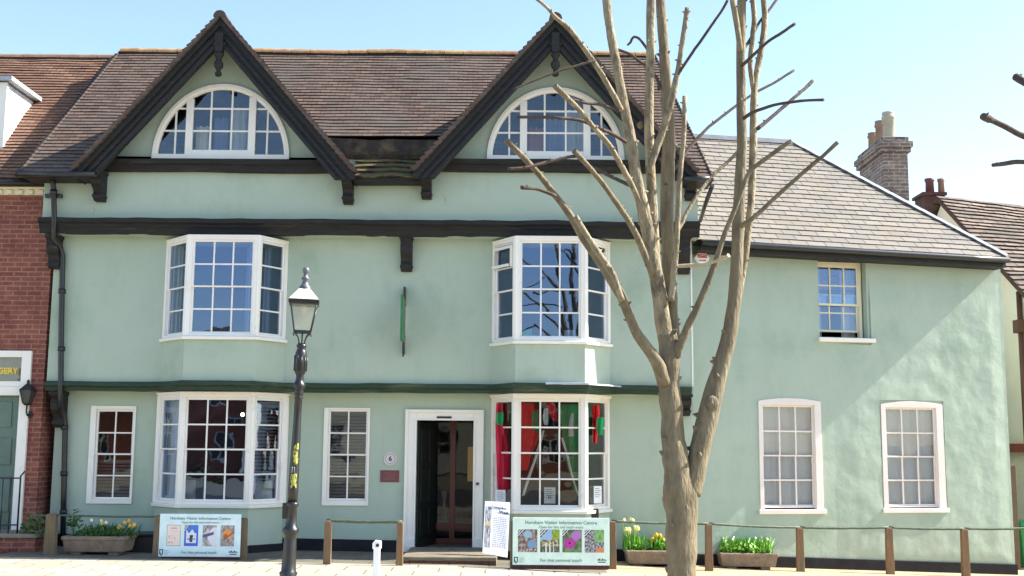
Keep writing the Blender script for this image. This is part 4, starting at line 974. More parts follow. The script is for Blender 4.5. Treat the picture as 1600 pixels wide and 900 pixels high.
b=MB(); b.box(pc.x-.33,pc.x+.12,rA.y+.4,rA.y+1.0,rA.z-1.2,rA.z+.1); b.box(pc.x-.38,pc.x+.17,rA.y+.35,rA.y+1.05,rA.z+.1,rA.z+.17); c_=b.build('chimney',brickmat('dark_red_brick',lin((86,58,54)),lin((104,74,66)),lin((90,70,66)),.225,.075,.01,uv=False,axis='xz'),cream)
for px,r,mt in ((1453,.1,plain('dark_red_clay',(104,66,66))),(1471,.075,TERRA)):
    x=X_(px,300,rA.y+.7); b=MB(); b.lathe([(r,0),(r*.9,.3),(r*1.1,.32),(r*1.1,.38),(r*.8,.38)],(x,rA.y+.7,rA.z+.17),n=14); b.build('chimney_pot',mt,c_)
# brown downpipe, red brick band
b=MB(); y0=PX(1597,560,Xg+.06).y; b.tube([(Xg+.06,y0,zfr+.35),(Xg+.06,y0,.8)],.05,8); b.box(Xg-.03,Xg+.11,y0-.12,y0+.12,Z_(1595,520,y0),Z_(1595,500,y0)); b.build('drainpipe',plain('brown_iron',(88,58,46)),cream)
zb_=PX(1590,700,Xg).z; b=MB(); b.box(Xg-.0,Xg+.11,Yfr+.2,Ybk-1,zb_-.08,zb_+.08); b.build('string_course',plain('red_brown_band',(136,66,50),.8),cream)
# timber post beside the gap
p=P(1587,860,19.75); b=MB(); b.box(p.x-.05,p.x+.05,19.7,19.8,gz(8)-.1,Z_(1584,727,19.75)); tag(b.build('timber_post',plain('brown_post',(96,78,62),.9),org=(p.x,19.75,gz(8)),bevel=.006),'brown upright timber post in the gap between the green annexe and cream house','post')
# green wheelie-type bin
bin_=thing('bin',(9.06,20.3,gz(9)),'green plastic bin standing at the far right edge behind the brown post','bin')
bx,by,bz=9.06,20.3,gz(9); b=MB(); GB=plain('green_plastic',(50,130,76),.4)
def frust(b,x,y,z0,z1,a0,b0,a1,b1):
    lo=[b.vert((x+sx*a0,y+sy*b0,z0)) for sx,sy in ((-1,-1),(1,-1),(1,1),(-1,1))]; hi=[b.vert((x+sx*a1,y+sy*b1,z1)) for sx,sy in ((-1,-1),(1,-1),(1,1),(-1,1))]
    b.fidx(lo[::-1]); b.fidx(hi)
    for i in range(4): b.fidx([lo[i],lo[(i+1)%4],hi[(i+1)%4],hi[i]])
frust(b,bx,by,bz+.05,bz+.72,.2,.22,.26,.28); b.build('body',GB,bin_,bevel=.02)
b=MB(); frust(b,bx,by,bz+.722,bz+.8,.28,.3,.24,.26); b.build('lid',GB,bin_,bevel=.015)
for s in (-1,1): b=MB(); b.lathe([(.09,-.02),(.09,.02)],(bx+s*.2,by+.2,bz+.09),n=14,A=Vector((1,0,0))); b.build('wheel',IRON,bin_)
# ================================================================ BRICK HOUSE LEFT
YL=17.55
bh=thing('brick_house',(-9.2,YL,0),'red brick house with orange clay tile roof and white dormer at the left edge','house')
LX1=X_(74,500,YL); LX0=-13.5
dL=rect(-60,548,42,858,YL)
b=MB(); wallgrid(b,LX0,LX1,-.4,Z_(20,303,YL),YL,[dL],rev=.2)
zt=Z_(20,303,YL)
b.face([(LX1,YL,-.4),(LX1,22,-.4),(LX1,22,zt),(LX1,YL,zt)]); b.face([(LX0,YL,-.4),(LX0,22,-.4),(LX0,22,zt),(LX0,YL,zt)]); b.face([(LX0,22,-.4),(LX1,22,-.4),(LX1,22,zt),(LX0,22,zt)])
b.build('wall',BRICK,bh,recalc=False)
b=MB(); b.path([(LX0,YL),(LX1-.02,YL)],[(0,zt-.02),(.04,zt-.02),(.04,zt+.05),(.09,zt+.07),(.12,Z_(20,290,YL)),(0,Z_(20,290,YL))],sub=5)
x=LX0
while x<LX1-.1: b.box(x,x+.07,YL-.085,YL-.041,zt-.015,zt+.048); x+=.16
b.build('cornice',CREAM,bh)
b=MB(); zg=Z_(20,288,YL-.2); b.tube([(LX0,YL-.2,zg+.03),(LX1-.05,YL-.2,zg+.03)],.06,8); b.box(LX0,LX1-.02,YL-.16,YL,zg-.02,zg+.04); b.build('gutter',IRON,bh)
# roof
zE2=zg+.1; YE2=YL-.22; YR2=20.3; zR2=Z_(90,88,YR2)
s2=(zR2-zE2)/(YR2-YE2); nn=Vector((0,-s2,1)).normalized(); Ls=math.hypot(YR2-YE2,zR2-zE2); n=int(Ls/.1); rows=[]
xr0=X_(30,285,YE2); xr1=X_(184,92,YR2)
for i in range(n):
    ta,tb=i/n,(i+1)/n; f=lambda x,t:Vector((x,YE2+(YR2-YE2)*t,zE2+(zR2-zE2)*t))
    xa=xr0+(xr1-xr0)*ta+.25; xb=xr0+(xr1-xr0)*tb+.25
    rows.append((f(LX0,ta),f(xa,ta),f(LX0,tb),f(xb,tb),LX0,xa,LX0,xb,i*.1,(i+1)*.1,nn))
b=MB(); courses(b,rows,lift=.018,jit=.01); b.face([(LX0,YR2,zR2),(xr1,YR2,zR2),(xr1,YR2+3,zE2),(LX0,YR2+3,zE2)],uv=[(0,0),(5,0),(5,4),(0,4)]); b.build('roof',TILEL,bh,recalc=False)
b=MB(); k=18
for i in range(k):
    x0=LX0+(xr1-LX0)*i/k; x1=LX0+(xr1-LX0)*(i+1)/k-.01; pr=[(x0,YR2+.1*math.cos(a),zR2-.05+.09*math.sin(a)+rnd(0,.004)) for a in [math.pi*j/6 for j in range(7)]]; b.prism(pr,Vector((x1-x0,0,0)))
b.build('ridge_tiles',TERRA,bh)
# black strip standing in for the verge's shadow between the two roofs
b=MB(); a=Vector((xr0+.02,YE2,zE2+.02)); c=Vector((xr1+.02,YR2,zR2+.02)); b.prism([a+nn*.03-Vector((.1,0,0)),a+nn*.09+Vector((.08,0,0)),a+Vector((.3,0,0)),a-nn*.05],c-a); b.build('verge_shadow_strip',BLACKB,bh)
# dormer
dY=18.0; dx1=X_(8,180,dY); dx0=dx1-1.6; dzt=Z_(5,130,dY); dzb=zE2+(dY-YE2)*s2
b=MB(); ybk=YE2+(dzt-zE2)/s2
b.face([(dx1,dY,dzb),(dx1,dY,dzt),(dx1,ybk,dzt)])
DB=plain('white_dormer_board',(226,228,232),.7); dm=b.build('dormer',DB,bh,recalc=False); b=MB(); b.face([(dx0,dY,dzb),(dx0,dY,dzt),(dx0,ybk,dzt)]); b.build('dormer_cheek',DB,dm,recalc=False)
b=MB(); b.box(dx0,dx1+.02,dY-.04,dY+.02,dzb-.05,dzb+.12); b.box(dx0,dx1+.02,dY-.04,dY+.02,dzt-.15,dzt)
for xx in (dx0,dx1-.12,(dx0+dx1)/2-.05): b.box(xx,xx+.14,dY-.045,dY+.02,dzb+.12,dzt-.15)
b.build('frame',WHITE,dm); b=MB(); b.face([(dx0,dY,dzb),(dx1,dY,dzb),(dx1,dY,dzt),(dx0,dY,dzt)]); b.build('pane',GLASS,dm,recalc=False)
b=MB(); b.prism([(dx0-.1,dY-.12,dzt+.02),(dx1+.12,dY-.12,dzt+.02),(dx1+.12,dY-.12,dzt+.09),(dx0-.1,dY-.12,dzt+.09)],Vector((0,ybk-dY+.15,0))); b.build('dormer_roof',LEAD,dm)
# door & surround
b=MB(); fx1=X_(42,700,YL); fxi=X_(27,700,YL); dt=Z_(20,604,YL); dtt=Z_(20,618,YL); top_=dL[3]
b.box(fxi,fx1,YL-.05,YL+.06,.05,top_); b.box(dL[0],fxi,YL-.048,YL+.06,dt-.0,dt+0.001+ (Z_(20,596,YL)-dt)); b.box(dL[0],fxi,YL-.049,YL+.06,top_-.1,top_); b.box(dL[0],dL[0]+.14,YL-.05,YL+.06,.05,dt); b.box(dL[0]+.0,fxi,YL-.047,YL+.06,dtt,dt-.001)
b.build('door_frame',WHITE,bh,bevel=.006)
b=MB(); b.box(dL[0]+.14,fxi-.005,YL+.07,YL+.12,.08,dtt)
for px0,px1,y0,y1 in ((-40,19,627,668),(-40,18,684,726),(-40,15,744,800)):
    r_=rect(px0,y0,px1,y1,YL+.07); b.box(r_[0],r_[2],YL+.05,YL+.07,r_[1],r_[3])
b.build('door',DOORG,bh,bevel=.01)
b=MB(); b.face([(dL[0]+.1,YL+.03,dt+.07),(fxi,YL+.03,dt+.07),(fxi,YL+.03,top_-.1),(dL[0]+.1,YL+.03,top_-.1)]); b.build('pane',GLASS,bh,recalc=False)
b=MB(); b.face([(dL[0],YL+.12,dt),(fx1,YL+.12,dt),(fx1,YL+.12,top_),(dL[0],YL+.12,top_)]); b.build('blind',plain('fanlight_blind',(140,136,122),.9),bh,recalc=False)
def text(name,s,pos,size,mat,parent=None,align='CENTER',rot=None,org=None,bold=0,ext=.001,shear=0,spacing=1,sx=1):
    cu=bpy.data.curves.new(name,'FONT'); cu.body=s; cu.size=size; cu.align_x=align; cu.align_y='CENTER'; cu.extrude=ext; cu.offset=bold; cu.shear=shear; cu.space_character=spacing; cu.resolution_u=3
    t=bpy.data.objects.new('tmp',cu); COL.objects.link(t); dg=bpy.context.evaluated_depsgraph_get(); dg.update()
    me=bpy.data.meshes.new_from_object(t.evaluated_get(dg)); bpy.data.objects.remove(t)
    M=(rot or Matrix.Rotation(math.radians(90),4,'X'))
    off=wloc(parent) if parent is not None else Vector(org or (0,0,0))
    me.transform(Matrix.Translation(Vector(pos)-off)@M@Matrix.Diagonal((sx,1,1,1)))
    me.materials.clear(); me.materials.append(mat); me.name=name
    o=bpy.data.objects.new(name,me); COL.objects.link(o)
    if parent is not None: o.parent=parent
    elif org is not None: o.location=org
    return o
p=P(28,580,YL+.02); text('lettering','SURGERY',p,.13,GOLD,bh,align='RIGHT',bold=.004)
# house steps + railing
b=MB(); x1=X_(62,830,16.9); b.box(LX0,x1,16.75,YL-.01,-.3,.27); b.box(LX0,x1-.35,16.4,16.75,-.3,.12); st=b.build('step',BRICK,bh,bevel=.01)
b=MB(); b.box(LX0,x1+.03,16.72,YL-.01,.272,.33); b.build('coping',noisy('step_coping',lin((120,112,98)),lin((146,136,120)),scale=5,rough=.9,bump=.4),st,bevel=.01)
b=MB(); y=16.85; x1_=X_(30,780,y); b.tube([(x1_,y,.33),(x1_,y,1.15),(x1_+.06,y,1.22)],.014,6); b.tube([(LX0+3.5,y,1.12),(x1_,y,1.12)],.012,6); b.tube([(LX0+3.5,y,.45),(x1_,y,.45)],.012,6)
x=x1_-.13
while x>-9.8: b.tube([(x,y,.33),(x,y,1.13)],.009,6); x-=.12
o=b.build('iron_railing',IRON,org=(x1_,y,.3)); tag(o,'thin black iron railing beside the steps of the brick house','railing')
# weeds on the end of the steps
def clump(b,cx,cy,cz,w_,d_,h_,n,lw=.012,lean=.35,seed=1,tip=.2):
    r=random.Random(seed)
    for i in range(n):
        x=cx+r.uniform(-w_,w_); y=cy+r.uniform(-d_,d_); h=h_*r.uniform(.55,1.1); a=r.uniform(0,6.28); ln=r.uniform(0,lean)*h; dx,dy=math.cos(a)*ln,math.sin(a)*ln; u=Vector((-math.sin(a+1),math.cos(a+1),0))*lw*r.uniform(.7,1.3)
        p0=Vector((x,y,cz)); p1=p0+Vector((dx*.4,dy*.4,h*.6)); p2=p0+Vector((dx,dy,h))
        b.face([p0-u,p0+u,p1+u,p1-u]); b.face([p1-u,p1+u,p2])
def leaves(b,cx,cy,cz,w_,d_,h_,n,s=.03,seed=1):
    r=random.Random(seed)
    for i in range(n):
        while True:
            q=Vector((r.uniform(-1,1),r.uniform(-1,1),r.uniform(0,1)))
            if q.x*q.x+q.y*q.y<1: break
        p=Vector((cx+q.x*w_,cy+q.y*d_,cz+q.z*h_*(1-.5*abs(q.x))*r.uniform(.6,1)))
        d1=Vector((r.uniform(-1,1),r.uniform(-1,1),r.uniform(-.4,1))).normalized(); d2=d1.cross(Vector((r.uniform(-1,1),r.uniform(-1,1),r.uniform(-1,1)))).normalized(); k=s*r.uniform(.6,1.3)
        b.face([p,p+d1*k*.5+d2*k*.35,p+d1*k,p+d1*k*.5-d2*k*.35])
b=MB(); q=P(60,812,16.9); leaves(b,q.x,16.9,.3,.25,.15,.35,260,.06,3); tag(b.build('wall_weeds',LEAFD,org=(q.x,16.9,.3),recalc=False),'straggling dark green weeds at the end of the brick house steps','weeds')
# lantern on the brick wall
p=P(43,620,YL-.12); wlan=thing('wall_lantern',(p.x,YL,p.z),'small black lantern on a curved bracket on the red brick wall by the door','lantern')
b=MB(); frust(b,p.x,p.y,p.z-.1,p.z+.1,.045,.045,.085,.085); b.build('glass',noisy('smoky_glass',lin((50,52,50)),lin((70,72,68)),rough=.2),wlan)
b=MB(); frust(b,p.x,p.y,p.z+.1,p.z+.2,.1,.1,.02,.02); b.lathe([(.02,.0),(.03,.03),(.01,.06)],(p.x,p.y,p.z+.2),8); frust(b,p.x,p.y,p.z-.13,p.z-.1,.03,.03,.05,.05); 
for sx in (-1,1):
    for sy in (-1,1): b.tube([(p.x+sx*.047,p.y+sy*.047,p.z-.1),(p.x+sx*.087,p.y+sy*.087,p.z+.1)],.008,5)
b.build('lantern_frame',IRON,wlan)
b=MB(); b.tube([(p.x,p.y,p.z-.13),(p.x,p.y-.01,p.z-.22),(p.x,p.y+.03,p.z-.28),(p.x,YL-.02,p.z-.27)],.014,6); b.lathe([(.05,0),(.05,.03)],(p.x,YL,p.z-.27),12,A=Vector((0,-1,0))); b.build('bracket',IRON,wlan)
# ================================================================ SIGNS ON WALLS
# projecting hanging sign (edge-on)
p=P(628,500,YF); sg=thing('hanging_sign',(p.x,YF,p.z),'narrow green and black hanging sign seen edge-on between the two upper bay windows','hanging sign')
yo=YF-.12; zt=Z_(628,447,17.3); zb_=Z_(628,553,17.3); x=X_(630,500,17.3)
b=MB(); b.box(x-.014,x+.022,yo-.02,yo+.1,zt-.28,zt); b.box(x-.012,x+.02,yo-.02,yo+.1,zb_,zb_+.26); b.box(x-.045,x+.03,yo-.0,yo+.06,zt-.3,zt-.27); b.box(x-.045,x+.03,yo,yo+.06,zb_+.26,zb_+.29)
b.tube([(x,yo,zt-.1),(x,YF+.0,zt-.1)],.015,6); b.tube([(x,yo,zb_+.1),(x,YF+.0,zb_+.1)],.015,6); b.lathe([(.0,-.04),(.02,-.02),(.0,.0)],(x,yo,zb_),8); b.build('bracket',IRON,sg,bevel=.003)
b=MB(); zA=Z_(628,462,17.1); zB=Z_(628,534,17.1); xa=X_(622.5,500,16.95)
b.prism([(x-.005,YF-.1,zA-.06),(x-.005,YF-.55,zA),(x-.005,YF-.55,zB+.02),(x-.005,YF-.1,zB)],Vector((.03,0,0))); b.build('board',plain('olive_grey_sign_board',(92,104,86),.5),sg,bevel=.003)
b=MB(); b.box(x-.008,x+.028,YF-.57,YF-.551,zB,zA); b.build('edge_strip',plain('bright_green_edge',(44,112,66),.5),sg)
# alarm box
p=PW(1095,404,YG); al=thing('alarm_box',(p.x,YG,p.z),'small white hexagonal alarm box with red mark high on the annexe wall','alarm box'); turned(al,p)
b=MB(); pts=[(p.x+.13*math.cos(a),YG-.07,p.z+.105*math.sin(a)) for a in [math.pi/3*i for i in range(6)]]; b.prism(pts,Vector((0,.07,0))); b.build('case',WHITEP,al,bevel=.015)
b=MB(); b.box(p.x-.075,p.x+.075,YG-.0745,YG-.071,p.z+.0,p.z+.055); b.build('red_mark',REDP,al)
b=MB(); b.prism([(p.x-.06,YG-.0765,p.z+.02),(p.x+.02,YG-.0765,p.z+.034),(p.x+.06,YG-.0765,p.z+.022),(p.x+.06,YG-.0765,p.z+.03),(p.x+.02,YG-.0765,p.z+.042),(p.x-.06,YG-.0765,p.z+.028)],Vector((0,.0015,0))); b.build('white_stroke',WHITEP,al); b=MB(); b.box(p.x-.06,p.x+.06,YG-.0745,YG-.071,p.z-.05,p.z-.035); b.build('print_line',GREYP,al)
# round plaque with 6, maroon plaque, plate above the door
p=P(610,717,YG); pq=thing('round_plaque',(p.x,YG,p.z),'round cream plaque with a black number 6 left of the front door','plaque')
b=MB(); b.lathe([(.105,0),(.105,.015),(.098,.02),(.092,.014),(.0,.014)],(p.x,YG,p.z),28,A=Vector((0,-1,0))); b.build('disc',plain('cream_disc',(206,196,190),.5),pq)
text('number','6',(p.x,YG-.0155,p.z),.11,DARKP,pq,bold=.002)
b=MB()
for i in range(26):
    a=math.pi*2*i/26
    if i in (0,13): continue
    b.box(-.006,.006,0,.001,.066,.084,(p.x,YG-.0152,p.z),Vector((math.cos(a),0,-math.sin(a))),Vector((0,-1,0)))
b2=MB(); 
for i in range(26):
    a=math.pi*2*i/26; c,s_=math.cos(a),math.sin(a); q=[]
    for r,t in ((.066,-.06),(.066,.06),(.083,.05),(.083,-.05)): q.append((p.x+r*math.cos(a+t),YG-.0152,p.z+r*math.sin(a+t)))
    b2.face(q)
b2.build('rim_lettering',plain('faded_red_print',(146,110,104)),pq,recalc=False)
p=P(609,744,YG); mp=thing('maroon_plaque',(p.x,YG,p.z),'rectangular maroon plaque on the green wall below the round plaque','plaque')
b=MB(); b.box(p.x-.145,p.x+.145,YG-.018,YG,p.z-.09,p.z+.09); b.build('plate',MAROON,mp,bevel=.004)
b=MB(); 
for i,wd_ in enumerate((.08,.1,.07,.09)): b.box(p.x-wd_,p.x+wd_,YG-.0195,YG-.0182,p.z+.045-i*.032,p.z+.055-i*.032)
b.build('faded_lettering',plain('faded_maroon_print',(134,84,80)),mp)
p=P(694,653,YG-.04); b=MB(); b.box(p.x-.115,p.x+.115,YG-.05,YG-.0352,p.z-.025,p.z+.025); tag(b.build('door_plate',plain('dark_maroon_plate',(70,48,50)),org=(p.x,YG-.04,p.z),bevel=.002),'small dark nameplate fixed on the white frame above the front door','nameplate')
# ================================================================ STREET FURNITURE
RAIL='low timber post and rail fences'
def post(px,ytop,ybot,Y,wpx,mat,parent,name='post',lean=0):
    p=P(px,ybot,Y); g=gz(p.x); zt=Z_(px,ytop,Y); w_=wpx*Y/F/2; b=MB()
    frust(b,p.x,Y,g-.05,zt-.02,w_*1.08,w_*.8,w_*.92,w_*.72); frust(b,p.x,Y,zt-.02,zt+.0,w_*.92,w_*.72,w_*.6,w_*.5)
    return b.build(name,mat,parent,bevel=.006),Vector((p.x,Y,zt))
def rail(pts,parent,r=.02,tw=0):
    b=MB()
    for a,c in zip(pts[:-1],pts[1:]):
        n=14; b.tube([a.lerp(c,i/n)+Vector((0,0,-.012*math.sin(math.pi*i/n)+.003*noise.noise(Vector((i*2.3,a.x,0))))) for i in range(n+1)],[r*(1+.15*noise.noise(Vector((i*1.7,a.x,2)))) for i in range(n+1)],8)
    return b.build('rail',RAILM,parent)
# left fence
YP=16.3
fl=thing('low_rail_fence',(X_(80,870,YP),YP,0),'low post and rail fence in front of the left sash window and flower trough','fence',RAIL)
_,a=post(78,802,863,YP+.1,16,OAKD,fl); _,c=post(246,805,872,YP,13,OAKD,fl); rail([a-Vector((.3,0,.02)),a-Vector((0,0,.02)),c-Vector((0,0,.02))],fl,.014)
fm=thing('low_rail_fence',(X_(568,880,15.95),15.95,0),'low fence of two square oak posts and one rail left of the front door','fence',RAIL)
_,a=post(511,813,883,15.95,11,OAK,fm); _,c=post(624,815,887,15.95,10,OAK,fm); rail([a-Vector((.02,0,.0)),c+Vector((.03,0,0))],fm,.022)
fr_=thing('low_rail_fence',(X_(1250,885,15.9),15.9,gz(5)),'long low fence of oak posts and thin rail along the slate roofed building','fence',RAIL)
tops=[]
for px,yt_,yb_ in ((957,814,889),(1108,818,892),(1251,824,893),(1391,824,892),(1509,826,891)):
    _,a=post(px,yt_,yb_,GY(px,yb_),11,OAK,fr_); tops.append(a)
YL5=GY(1640,891); tops.append(P(1640,824,YL5)); rail([t-Vector((0,0,.0)) for t in tops],fr_,.02)
_,a=post(1640,826,891,YL5,11,OAK,fr_)
# sign boards
def pic(x0,x1,y,z0,z1,func,parent,n=30,M=None,name='picture'):
    b=MB(); m_=int(n*1.4); cols=[]
    for i in range(n):
        for j in range(m_):
            u0,u1=x0+(x1-x0)*i/n,x0+(x1-x0)*(i+1)/n; v0,v1=z0+(z1-z0)*j/m_,z0+(z1-z0)*(j+1)/m_
            b.face([(u0,y,v0),(u1,y,v0),(u1,y,v1),(u0,y,v1)]); cols.append(func((i+.5)/n,(j+.5)/m_))
    o=b.build(name,PICM,parent,recalc=False); at=o.data.color_attributes.new('Col','FLOAT_COLOR','CORNER')
    for p_ in o.data.polygons:
        for li in p_.loop_indices: at.data[li].color=lin(cols[p_.index])
    return o
PICM=vcol('printed_picture')
def nz(u,v,s,k=0): return noise.noise(Vector((u*s,v*s,k)))
def mix(a,b,t): t=max(0,min(1,t)); return tuple(a[i]+(b[i]-a[i])*t for i in range(3))
def stripes(u,v,c):
    if v>.62+u*.9 and u<.4:
        return (30,30,34) if int((v-u*.9)*16)%2==0 else (220,220,220)
    return c
def pA(u,v):
    c=(232,214,204)
    if .82<v<.87 and .25<u<.75: c=(214,160,156)
    if .7<v<.72 and .2<u<.8: c=(206,180,172)
    c=mix(c,(170,140,120),(nz(u,v,9,1)-.15)*2 if .08<v<.5 and abs(u-.35)<.28 else 0)
    if u<.03 or u>.97 or v<.02 or v>.98: c=(150,140,136)
    return c
def pB(u,v):
    c=(70,96,206) if v<.75 else (60,120,210)
    if abs(u-.5)<.36 and .15<v<.7+.08*math.sin(u*14): c=(214,220,232)
    if abs(u-.5)<.1+.08*nz(u,v,9) and .2<v<.52: c=(40,46,60)
    if abs(u-.5)<.3 and .3<v<.36: c=(90,100,120)
    return stripes(u,v,c)
def pC(u,v):
    c=mix((120,116,112),(200,196,196),nz(u,v,4,3)+.5)
    if u>.38 and abs(v-.45)<.45*math.sin(min(1,(u-.3)*1.6)*1.9): c=(216,214,226)
    if u<.8 and abs(v-(.46+.2*u))<.07: c=(86,74,128)
    return stripes(u,v,c)
def pD(u,v):
    c=mix((120,112,110),(176,168,164),nz(u,v,6,5)+.5)
    if (u-.52)**2/.12+(v-.57)**2/.05<1: c=(226,140,66)
    if abs(v-(.2+.5*u))<.04 and u>.3: c=(110,88,74)
    if (u-.38)**2+(v-.45)**2<.02: c=(150,90,60)
    return stripes(u,v,c)
def pE(u,v):
    c=mix((90,70,66),(176,160,150),nz(u,v,8,7)+.5)
    if (u-.5)**2+(v-.78)**2*2<.05: c=(150,180,206)
    if (u-.72)**2+(v-.36)**2*1.5<.05: c=(110,150,186)
    if v<.15: c=mix(c,(210,204,200),nz(u,v,14,2)*2)
    return stripes(u,v,c)
def pF(u,v):
    c=(150,180,216) if v>.55 else (100,110,70)
    if u>.6 and v>.4: c=mix((176,186,70),(96,130,50),nz(u,v,9,2)+.5)
    if .25<v<.55: c=mix((196,200,160),(86,70,50),nz(u,v,11,4)*1.6+.5)
    if v<.25: c=mix((60,60,52),(130,130,110),nz(u,v,10,9)+.5)
    if any(abs(u-k)<.025 for k in (.3,.5,.68)) and v<.4: c=(226,226,214)
    return stripes(u,v,c)
def pG(u,v):
    c=mix((60,96,56),(120,140,100),nz(u,v,5,2)+.5)
    if (u-.72)**2+(v-.75)**2*1.6<.07: c=(176,110,186)
    a=math.atan2(v-.4,u-.38); r=math.hypot(u-.38,(v-.4)*1.35)
    if r<.3+.04*math.cos(5*a): c=mix((206,40,176),(170,30,140),r*3)
    if r<.07: c=(60,10,50)
    return stripes(u,v,c)
def pH(u,v):
    c=mix((70,70,74),(190,184,190),nz(u,v,12,3)*1.4+.5)
    if u>.5 and v>.45: c=mix((90,150,70),(150,180,130),nz(u,v,7,1)+.5)
    if u>.6 and v<.2: c=(216,130,70)
    return stripes(u,v,c)
def board(name,label,corners,Y,mat,pics,posts,group):
    (x0,y0,x1,y1)=corners; r=rect(x0,y0,x1,y1,Y); cx=(r[0]+r[2])/2
    t=thing(name,(cx,Y,gz(cx)),label,'sign board',group)
    b=MB(); b.box(r[0],r[2],Y-.012,Y+.012,r[1],r[3]); bo=b.build('board',mat,t,bevel=.004)
    b=MB(); b.box(r[0]+.01,r[2]-.01,Y+.013,Y+.05,r[1]-.06,r[1]+.05); b.build('back_rail',noisy('dark_maroon_wood',lin((70,40,46)),lin((90,56,58)),scale=6,rough=.8),t)
    for px,yt_,yb_,wpx in posts: post(px,yt_,yb_,Y+.09,wpx,OAKD,t)
    W_=r[2]-r[0]; H_=r[3]-r[1]; yf=Y-.0145
    text('lettering','Horsham Visitor Information Centre',(cx,yf,r[1]+H_*.895),W_*.05,LETG,t,bold=.0003)
    text('lettering','Open for this and much more',(cx,yf,r[1]+H_*.8),W_*.038,LETG,t,bold=.0)
    text('lettering','For that personal touch',(cx+.0,yf,r[1]+H_*.1),W_*.045,LETG,t,bold=.0002)
    pw,ph0,ph1,xs_=pics[0]
    for fn,u in zip(pics[1],xs_): pic(r[0]+W_*u,r[0]+W_*(u+pw),yf+.0005,r[1]+H_*ph0,r[1]+H_*ph1,fn,t)
    # corner emblem (small shield shape) and right-hand mark
    ex=r[0]+W_*.035; ez_=r[1]+H_*.1; e=MB(); 
    e.prism([(ex-.028,yf,ez_+.045),(ex+.028,yf,ez_+.045),(ex+.028,yf,ez_-.02),(ex,yf,ez_-.048),(ex-.028,yf,ez_-.02)],Vector((0,.002,0))); e.build('emblem',plain('dark_teal_print',(60,96,104)),t)
    e=MB(); e.prism([(ex-.015,yf-.002,ez_+.03),(ex+.012,yf-.002,ez_+.03),(ex+.012,yf-.002,ez_-.01),(ex,yf-.002,ez_-.03)],Vector((0,.0015,0))); e.build('emblem_centre',mat,t)
    e=MB()
    for i in range(3): e.box(ex+.045,ex+.045+(.06,.07,.05)[i],yf-.001,yf+.002,ez_+.025-i*.024,ez_+.03-i*.024)
    e.build('small_print',LETG,t)
    mx_=r[2]-W_*.08; text('lettering','#1066',(mx_,yf,ez_+.015),.055,DARKP,t,bold=.003,shear=.3) if False else None
    e=MB(); 
    for i in range(6):
        h=(.022,.03,.016,.03,.02,.014)[i]; q=mx_-.06+i*.021; e.prism([(q,yf,ez_+.0),(q+.014,yf,ez_),(q+.02,yf,ez_+h),(q+.006,yf,ez_+h)],Vector((0,.002,0)))
    e.box(mx_-.05,mx_+.05,yf,yf+.002,ez_-.026,ez_-.014); e.build('logo',DARKP,t)
    return t
board('information_sign','pale blue information sign with a blue picture, on posts under the left bay window',(249,803,376,870),16.25,SIGNB,((.17,.25,.74,(.095,.31,.535,.755)),(pA,pB,pC,pD)),((246,806,874,13),(378,809,873,13)),'information signs')
board('information_sign','pale green information sign with a magenta flower picture, under the right bay window',(801,809,952,883),15.95,SIGNG,((.2,.27,.75,(.055,.285,.515,.745)),(pE,pF,pG,pH)),((803,812,889,12),),'information signs')
# leaning leaflet board by the door
lb=thing('leaflet_board',(X_(775,860,16.6),16.6,0),'narrow white poster board leaning beside the door step with close printed text','poster board')
yb0=16.4; A_=P(754,864,yb0); B_=P(793,871,yb0); C_=P(797,785,16.75); D_=P(758,783,16.75)
b=MB(); n_=(B_-A_).cross(D_-A_).normalized(); 
if n_.y>0: n_=-n_
b.prism([A_,B_,C_,D_],-n_*.015); b.build('panel',plain('lilac_white_card',(222,222,232),.4),lb)
def onb(u,v,o=.002): return A_.lerp(B_,u).lerp(D_.lerp(C_,u),v)+n_*o
def patch(b,u0,u1,v0,v1,o=.002): b.face([onb(u0,v0,o),onb(u1,v0,o),onb(u1,v1,o),onb(u0,v1,o)])
b=MB(); cols=[]
for i in range(8):
    for j in range(40):
        patch(b,.04+.24*i/8,.04+.24*(i+1)/8,.12+.78*j/40,.12+.78*(j+1)/40); u,v=i/8,j/40
        c=mix((96,96,100),(190,190,196),nz(u,v,9,4)*1.5+.5)
        if .5<v<.62: c=mix(c,(196,170,110),.7)
        cols.append(c)
o=b.build('side_picture',PICM,lb,recalc=False); at=o.data.color_attributes.new('Col','FLOAT_COLOR','CORNER')
for p_ in o.data.polygons:
    for li in p_.loop_indices: at.data[li].color=lin(cols[p_.index])
b=MB(); r=random.Random(3)
for j in range(17):
    v=.7-.034*j; u=.36
    while u<.9:
        l=r.uniform(.04,.1); patch(b,u,min(.93,u+l),v,v+.012); u+=l+.02
b.build('small_print',GREYP,lb,recalc=False)
ang=math.atan2((C_-B_).y,(C_-B_).z); Rm=Matrix((( (B_-A_).normalized().x,(D_-A_).normalized().x,n_.x,0),((B_-A_).normalized().y,(D_-A_).normalized().y,n_.y,0),((B_-A_).normalized().z,(D_-A_).normalized().z,n_.z,0),(0,0,0,1)))
text('lettering','Coming Events',onb(.62,.885,.003),.042,DARKP,lb,rot=Rm,bold=.0012); text('lettering','Week',onb(.78,.8,.003),.06,DARKP,lb,rot=Rm,bold=.002)
